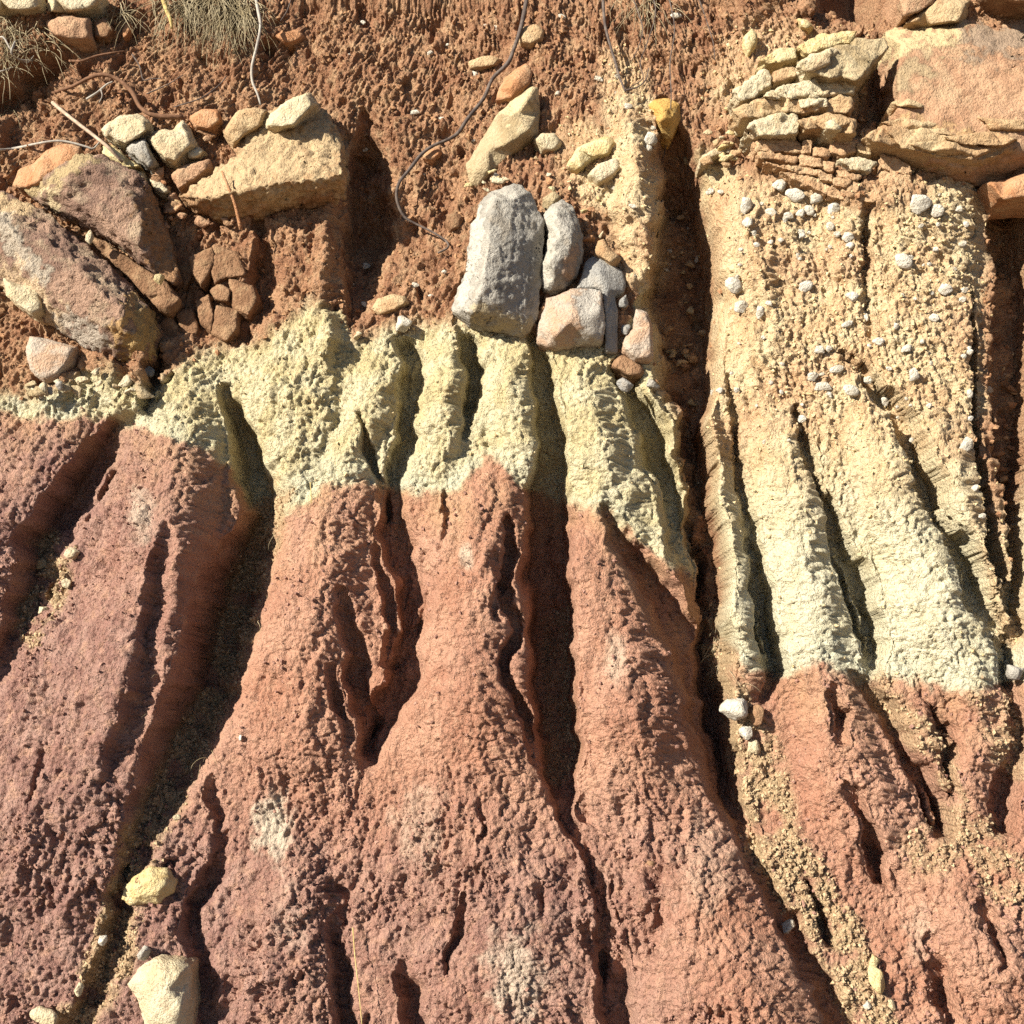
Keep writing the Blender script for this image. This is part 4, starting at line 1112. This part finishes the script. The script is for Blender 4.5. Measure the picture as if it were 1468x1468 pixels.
def peb_label(x, y, w, hh):
    if w == 44: return 'largest white pebble of the wall, just under the massive slab', None
    if (x, y) == (1344, 301): return 'white pebble touching the largest one under the massive slab', None
    if (x, y) == (1405, 460): return 'pale round pebble, the biggest on the wall edge by the dark gully', None
    if (x, y) == (1385, 640): return 'tall pale pebble low on the wall edge by the dark gully', None
    if (x, y) == (1310, 538): return 'upright pale pebble alone above the fluted cream columns', None
    if (x, y) == (1090, 448): return 'small round white pebble standing out near the shaded gully', None
    if y < 345 and 1100 < x < 1222: return 'white pebble of the cluster under the thin-bedded red sandstone', 'white pebble cluster of the wall'
    if x < 1075 and 280 < y < 450: return 'pale pebble on the edge of the wall above the shaded gully', 'pebbles on the shaded gully edge'
    if x > 1374: return 'small pale pebble on the edge of the wall by the dark gully', 'pebbles on the dark gully edge'
    if y > 500 and 1150 < x < 1275: return 'pale pebble of the row where the wall breaks into flutes', 'pebble row above the flutes'
    if x < 1015: return 'small pale pebble in the brown earth of the shaded gully', 'pebbles of the shaded gully'
    if max(w, hh) >= 20: return 'pale pebble of thumb size on the open face of the yellow wall', 'larger pebbles of the yellow wall'
    return 'small pale pebble set in the yellow conglomerate wall', 'small pebbles of the yellow wall'
for i, (x, y, w, hh) in enumerate(PEB):
    lab, grp = peb_label(x, y, w, hh)
    pebble(x, y, w, hh, i % 7, 0 if i < 13 or i % 3 == 0 else (1 if i % 3 == 1 else 2), lab, grp)
rp = np.random.default_rng(44)
n = 0
while n < 70:
    x, y = rp.uniform(1015, 1400), rp.uniform(260, 640)
    if bilin(Z_sand, np.array([x]), np.array([y]), R0, RS)[0] < .5: continue
    s = rp.uniform(5, 11)
    pebble(x, y, s * rp.uniform(.9, 1.4), s, int(rp.integers(7)), int(rp.choice([0, 1, 1, 2, 2, 3])),
           'small pale pebble set in the yellow conglomerate wall', 'small pebbles of the yellow wall')
    n += 1
n = 0
while n < 50:
    x, y = rp.uniform(500, 1000), rp.uniform(10, 450)
    if bilin(Z_soil, np.array([x]), np.array([y]), R0, RS)[0] < .6: continue
    s = rp.uniform(6, 14)
    pebble(x, y, s * rp.uniform(1.0, 1.8), s * .8, int(rp.integers(7)), int(rp.choice([3, 3, 4])),
           'small tan stone stuck in the red soil of the upper bank', 'small stones of the red soil')
    n += 1

# ------------------------------------------------------------------ gravel and crumbs that nobody could count
IV = np.array([(1, 0, 0), (-1, 0, 0), (0, 1, 0), (0, -1, 0), (0, 0, 1), (0, 0, -1)], float)      # angular eight-sided grains
IF = np.array([(0, 2, 4), (2, 1, 4), (1, 3, 4), (3, 0, 4), (2, 0, 5), (1, 2, 5), (3, 1, 5), (0, 3, 5)])
fl = co.reshape(nv, nu, 3)
def scatter(name, label, weight, count, smin, smax, mat, seed, power=2.0, flat=.75):
    r = np.random.default_rng(seed)
    inside = (px > -40) & (px < 1508) & (py > -40) & (py < 1508)
    w = (weight * inside * (0.25 + 0.75 * calm)).ravel()
    pick = r.choice(len(w), count, p=w / w.sum())
    base = fl.reshape(-1, 3)[pick]
    s = (smin + (smax - smin) * r.uniform(0, 1, count) ** power)
    v = np.repeat(IV[None], count, 0) * r.uniform(.65, 1.25, (count, len(IV), 1))
    v = v * np.stack([r.uniform(.8, 1.3, count), r.uniform(.6, 1.0, count) , r.uniform(.6, 1.05, count)], 1)[:, None, :]
    q = r.normal(size=(count, 4)); q /= np.linalg.norm(q, axis=1)[:, None]
    a, b, c, d_ = q.T
    Rm = np.stack([np.stack([1-2*(c*c+d_*d_), 2*(b*c-a*d_), 2*(b*d_+a*c)], -1), np.stack([2*(b*c+a*d_), 1-2*(b*b+d_*d_), 2*(c*d_-a*b)], -1), np.stack([2*(b*d_-a*c), 2*(c*d_+a*b), 1-2*(b*b+c*c)], -1)], 1)
    v = np.einsum('nij,nkj->nki', Rm, v) * (s * UNIT / 2)[:, None, None]
    v = v + (base + AX_N * (0.15 * s * UNIT)[:, None])[:, None, :]
    f = (IF[None] + (np.arange(count) * len(IV))[:, None, None]).reshape(-1, 3)
    me = mesh_np(name, v.reshape(-1, 3), f, 3, False)
    me.attributes.new('tint', 'FLOAT_COLOR', 'POINT').data.foreach_set('color', np.zeros(len(me.vertices) * 4, np.float32))
    me.materials.append(mat)
    o = bpy.data.objects.new(name, me); scene.collection.objects.link(o)
    return tag(o, label, 'gravel', kind='stuff')
MT['gravel'] = rock_mat('gravel_mix', (.31, .205, .12), (.50, .38, .23), (.30, .17, .105), 60, .6, .002, 300)
MT['crumb'] = rock_mat('red_clay_crumb', (.28, .15, .115), (.36, .205, .155), (.40, .24, .17), 60, .5, .003, 300)
MT['soilcr'] = rock_mat('orange_soil_crumb', (.29, .145, .075), (.39, .225, .12), (.48, .33, .18), 60, .5, .003, 300)
MT['sandcr'] = rock_mat('yellow_grit', (.56, .42, .22), (.62, .52, .32), (.50, .32, .16), 60, .5, .003, 300)
scatter('gully_gravel', 'fine yellow-grey gravel washed into the gullies', np.clip(z_debris, 0, 1) ** 1.5, 9000, 2.5, 8.5, MT['gravel'], 1)
scatter('clay_crumbs', 'crumbs of red clay lying on the lower bank', z_red * (0.15 + rough_m) * (0.3 + clod_m), 6500, 2.0, 8, MT['crumb'], 2)
scatter('soil_crumbs', 'crumbs of orange soil on the upper bank', z_soil * (1 - z_sand) * (0.3 + clod_m), 6000, 3, 12, MT['soilcr'], 3)
scatter('wall_grit', 'fine yellow grit on the conglomerate wall', z_sand + 0.15 * z_cream, 4000, 2.0, 8, MT['sandcr'], 4)

# ------------------------------------------------------------------ roots, twigs and dry grass
def plain_mat(name, a, b, scale=60):
    m, nt, bs = new_mat(name, 0.85)
    pos = N(nt, 'ShaderNodeNewGeometry').outputs['Position']
    fn = noise(nt, pos, scale, 3, .6)
    nt.links.new(mixc(nt, ramp(nt, fn, .35, .65), a, b), bs.inputs['Base Color'])
    nt.links.new(bump(nt, fn, 0.003, 0.6), bs.inputs['Normal'])
    return m
MT['root'] = plain_mat('grey_root_bark', (.065, .048, .042), (.12, .095, .08))
MT['rootbr'] = plain_mat('brown_root_bark', (.11, .055, .03), (.18, .095, .055))
MT['stick'] = plain_mat('bleached_stick', (.30, .215, .15), (.42, .32, .24))
MT['twig'] = plain_mat('pale_grey_twig', (.25, .22, .19), (.36, .33, .28))
MT['grass'] = plain_mat('dry_grass', (.22, .175, .10), (.38, .32, .21), 25)
MT['straw'] = plain_mat('yellow_straw', (.40, .30, .11), (.48, .38, .17))

def tube_bm(P, radii, sides=7, bm=None):
    """a tapering tube through the points P (world), smoothed"""
    P = np.array(P); radii = np.array(radii, float)
    if len(P) > 2:
        pts, rr = [], []
        ext = np.vstack([2 * P[0] - P[1], P, 2 * P[-1] - P[-2]])
        for i in range(len(P) - 1):
            p0, p1, p2, p3 = ext[i:i + 4]
            for t in np.linspace(0, 1, 5)[:-1]:
                pts.append(.5 * ((2*p1) + (-p0+p2)*t + (2*p0-5*p1+4*p2-p3)*t*t + (-p0+3*p1-3*p2+p3)*t**3))
                rr.append(radii[i] * (1 - t) + radii[i + 1] * t)
        pts.append(P[-1]); rr.append(radii[-1])
        P = np.array(pts); radii = np.array(rr)
    bm = bm or bmesh.new()
    rings = []
    for i, p in enumerate(P):
        d = P[min(i + 1, len(P) - 1)] - P[max(i - 1, 0)]
        d /= np.linalg.norm(d) + 1e-12
        a = np.cross(d, AX_N); a /= np.linalg.norm(a) + 1e-9
        b = np.cross(d, a)
        rings.append([bm.verts.new(Vector(p + (math.cos(k * 2 * math.pi / sides) * a + math.sin(k * 2 * math.pi / sides) * b) * radii[i])) for k in range(sides)])
    for r0, r1 in zip(rings[:-1], rings[1:]):
        for k in range(sides):
            bm.faces.new((r0[k], r0[(k + 1) % sides], r1[(k + 1) % sides], r1[k]))
    bm.faces.new(rings[0][::-1]); bm.faces.new(rings[-1])
    return bm

def twig(name, label, pts, r0, r1, mat, cat='root', side=(), seed=0):
    """pts: photo points with the clearance above the earth; side: thinner branches"""
    r = np.random.default_rng(seed + 70)
    def run(ps, a, b, bm=None):
        W, last = [], None
        for (x, y, c) in ps:
            W.append(seen_point(x, y, ground_h(x, y) + 8 + c))
        n = len(W)
        W = [w + r.normal(size=3) * 0.6 * UNIT for w in W]
        return tube_bm(W, [(a + (b - a) * i / (n - 1)) * r.uniform(.85, 1.15) * UNIT for i in range(n)], 7, bm)
    bm = run(pts, r0, r1)
    for s in side: run(s, r1 * .9, r1 * .5, bm)
    bmesh.ops.recalc_face_normals(bm, faces=bm.faces[:])
    return tag(link_mesh(name, bm, MT[mat]), label, cat)

twig('hanging_root', 'long dark root hanging in bends down to the standing stone',
     [(757,-12,14),(748,35,14),(736,72,16),(728,92,16),(707,113,14),(694,140,14),(672,168,14),(656,190,14),(640,201,12),(622,208,12),(604,220,14),(586,245,24),(571,264,26),(569,288,26),(580,310,22),(598,322,16),(622,334,12),(640,345,10),(642,354,8),(628,364,6)], 3.6, 1.5, 'root')
twig('hanging_root', 'grey root hanging straight down to the yellow rib',
     [(864,-12,20),(867,30,20),(873,60,20),(882,88,18),(889,112,14),(897,131,8)], 3.0, 1.6, 'root', side=[[(896,130,8),(915,124,10),(926,112,12),(930,98,12)]])
twig('hanging_root', 'thin pale root hanging down behind the tilted sandstone',
     [(365,-12,30),(371,18,30),(373,40,28),(368,70,26),(362,96,24),(362,116,20),(369,134,18),(373,150,14)], 2.8, 1.8, 'twig')
twig('dry_stick', 'straight bleached stick leaning on the pale cracked rock',
     [(76,148,22),(94,162,26),(115,180,30),(136,196,36),(156,212,44),(176,232,40)], 3.6, 2.4, 'stick', 'stick')
twig('arched_root', 'brown arched root looping out of the soil behind the pale cracked rock',
     [(76,134,4),(105,122,14),(130,111,22),(150,108,26),(172,116,28),(190,132,28),(200,152,24),(214,163,20),(236,168,16),(262,168,8)], 2.8, 4.0, 'rootbr')
twig('forked_twig', 'pale forked twig in front of the brown arched root',
     [(124,143,20),(140,131,24),(152,122,26),(162,118,26)], 2.0, 1.4, 'twig', 'twig', side=[[(144,129,24),(146,138,24),(142,148,22)]])
twig('dry_twig', 'grey curved twig lying above the pink sandstone cap',
     [(-12,217,12),(20,212,14),(55,206,16),(84,203,16),(106,206,14),(124,210,14),(134,213,12),(142,203,12)], 2.2, 1.4, 'twig', 'twig')
twig('dry_twig', 'short brown twig lying under the reddish brown block',
     [(100,88,12),(118,86,14),(140,80,16),(165,76,14),(180,74,12)], 2.2, 1.4, 'rootbr', 'twig')
twig('peeled_stick', 'short pink peeled stick leaning below the tilted sandstone',
     [(318,246,62),(328,268,66),(337,294,52),(346,330,30)], 2.2, 3.2, 'orange', 'stick')
twig('dry_twig', 'branched pale twig at the edge of the grassy hollow deepened for shade',
     [(-10,62,20),(4,52,24),(16,72,24),(22,60,26),(17,76,24),(26,84,22),(46,87,20)], 1.6, 1.2, 'twig', 'twig', side=[[(26,84,22),(40,90,22),(48,80,22)], [(-10,104,18),(8,100,20),(24,94,20)]])
for k, (lab, pts) in enumerate((
  ('thin grey rootlet nearest the grey root on the yellow rib',[(905,-10,14),(918,25,14),(921,45,14),(915,70,12),(905,90,10)]),
  ('thin grey rootlet curling towards the ochre stone',[(935,-10,14),(940,20,14),(928,60,14),(918,90,12),(922,112,10),(905,124,8)]),
  ('thin grey rootlet falling across the ochre stone',[(958,-10,10),(968,40,12),(960,90,14),(962,140,30),(956,200,20),(950,236,8)]),
  ('thin dark rootlet in red soil near the yellow pointed stone',[(1000,-10,12),(1010,20,12),(1022,60,10),(1024,85,8)]),
  ('thin dark rootlet hanging beside the grass tuft and pale root',[(420,-10,14),(412,15,14),(402,30,12)]),
  ('fine dark rootlet in red soil under the grass tuft',[(190,78,10),(200,95,12),(205,115,10),(218,112,10),(232,114,8)]),
  ('fine dark rootlet lying between the arched root and the grass tuft',[(210,135,8),(240,120,10),(262,108,10)]),
  ('fine dark rootlet above the orange crumbly stone',[(250,155,8),(290,140,10),(315,120,10),(325,110,8)]))):
    twig('rootlet', lab, pts, 1.1, .7, 'root', seed=k)
twig('dry_straw', 'single dry grass stem on the red clay at the foot', [(506,1330,4),(509,1370,10),(514,1420,12),(520,1475,10)], .9, .6, 'straw', 'straw')
twig('dry_straw', 'single dry grass stem beside the deep cream pocket', [(445,692,8),(446,706,6),(446,722,2)], .9, .7, 'straw', 'straw')
twig('dry_stalk', 'yellow dry stalk hanging beside the grass tuft', [(232,-12,26),(238,10,28),(244,28,26),(247,42,20)], 6.0, 2.0, 'straw', 'stalk')
chunk('dead_leaf', zm([(640,160),(660,118),(685,112),(692,150),(670,195),(648,210)],0,0,.2725), 12, 'orange', None, 'brown dead leaf caught beside the dark brown block', 'leaf', L=4, amp=.6, wl=14, deep=8)

def tuft(name, label, roots, count, length, spread, seed, mat='grass', width=.75):
    r = np.random.default_rng(seed)
    bm = bmesh.new()
    for k in range(count):
        x0, y0, sx, sy = roots[int(r.integers(len(roots)))]
        x = x0 + r.normal() * sx; y = y0 + r.normal() * sy
        p = np.array(seen_point(x, y, ground_h(x, y) + 2))
        ang = r.normal() * spread
        d = math.sin(ang) * AX_U + math.cos(ang) * 0.6 * AX_V + r.uniform(.2, 1.1) * AX_N
        d /= np.linalg.norm(d)
        L = length * r.uniform(.45, 1.15) * UNIT
        n = 6; pts = [p]
        curl = r.normal() * .25
        for i in range(n):
            d = d + 0.22 * np.array([0, 0, -1.0]) + curl * .3 * AX_U + r.normal(size=3) * .10
            d /= np.linalg.norm(d)
            hcur = ((pts[-1] - MID) @ AX_N) / UNIT
            q = pts[-1] + d * L / n
            xx, yy = project(q)
            low = (ground_h(xx, yy) + 4) * UNIT
            ha = (q - MID) @ AX_N
            if ha < low: q = q + AX_N * (low - ha)
            pts.append(q)
        w = width * r.uniform(.7, 1.4) * UNIT
        prev = None
        for i, q in enumerate(pts):
            t = pts[min(i + 1, n)] - pts[max(i - 1, 0)]
            t /= np.linalg.norm(t) + 1e-12
            s = np.cross(t, AX_N); s /= np.linalg.norm(s) + 1e-9
            b = np.cross(t, s)
            ww = w * (1 - .8 * i / n)
            ring = [bm.verts.new(Vector(q + (s * math.cos(a) + b * math.sin(a)) * ww)) for a in (0, 2.1, 4.2)]
            if prev:
                for e in range(3):
                    bm.faces.new((prev[e], prev[(e + 1) % 3], ring[(e + 1) % 3], ring[e]))
            prev = ring
    return tag(link_mesh(name, bm, MT[mat]), label, 'grass')
tuft('grass_tuft', 'blond dry grass tuft hanging over the top of the red soil', [(300,-8,26,8),(330,4,14,10),(345,10,10,10),(335,25,12,8),(270,0,20,8)], 460, 96, .75, 1)
tuft('grass_tuft', 'sparse grey dry grass in the hollow deepened for shade at the top of the bank', [(0,30,24,14),(30,70,26,16),(10,110,24,20),(150,20,30,8)], 330, 72, 1.2, 2)
tuft('grass_tuft', 'thin dry grass strands around the grey rootlets', [(905,-5,20,5),(930,10,12,8)], 40, 80, .6, 3, width=.6)
tuft('straw_litter', 'dry grass litter lying in the deepest red clay gully', [(385,760,8,14),(350,840,12,30),(318,960,10,40),(288,1050,10,20)], 120, 34, 1.3, 4, width=.55)
tuft('straw_litter', 'dry grass litter at the head of the gravel run', [(1030,960,6,30),(1022,900,6,20)], 50, 34, 1.2, 5, width=.55)
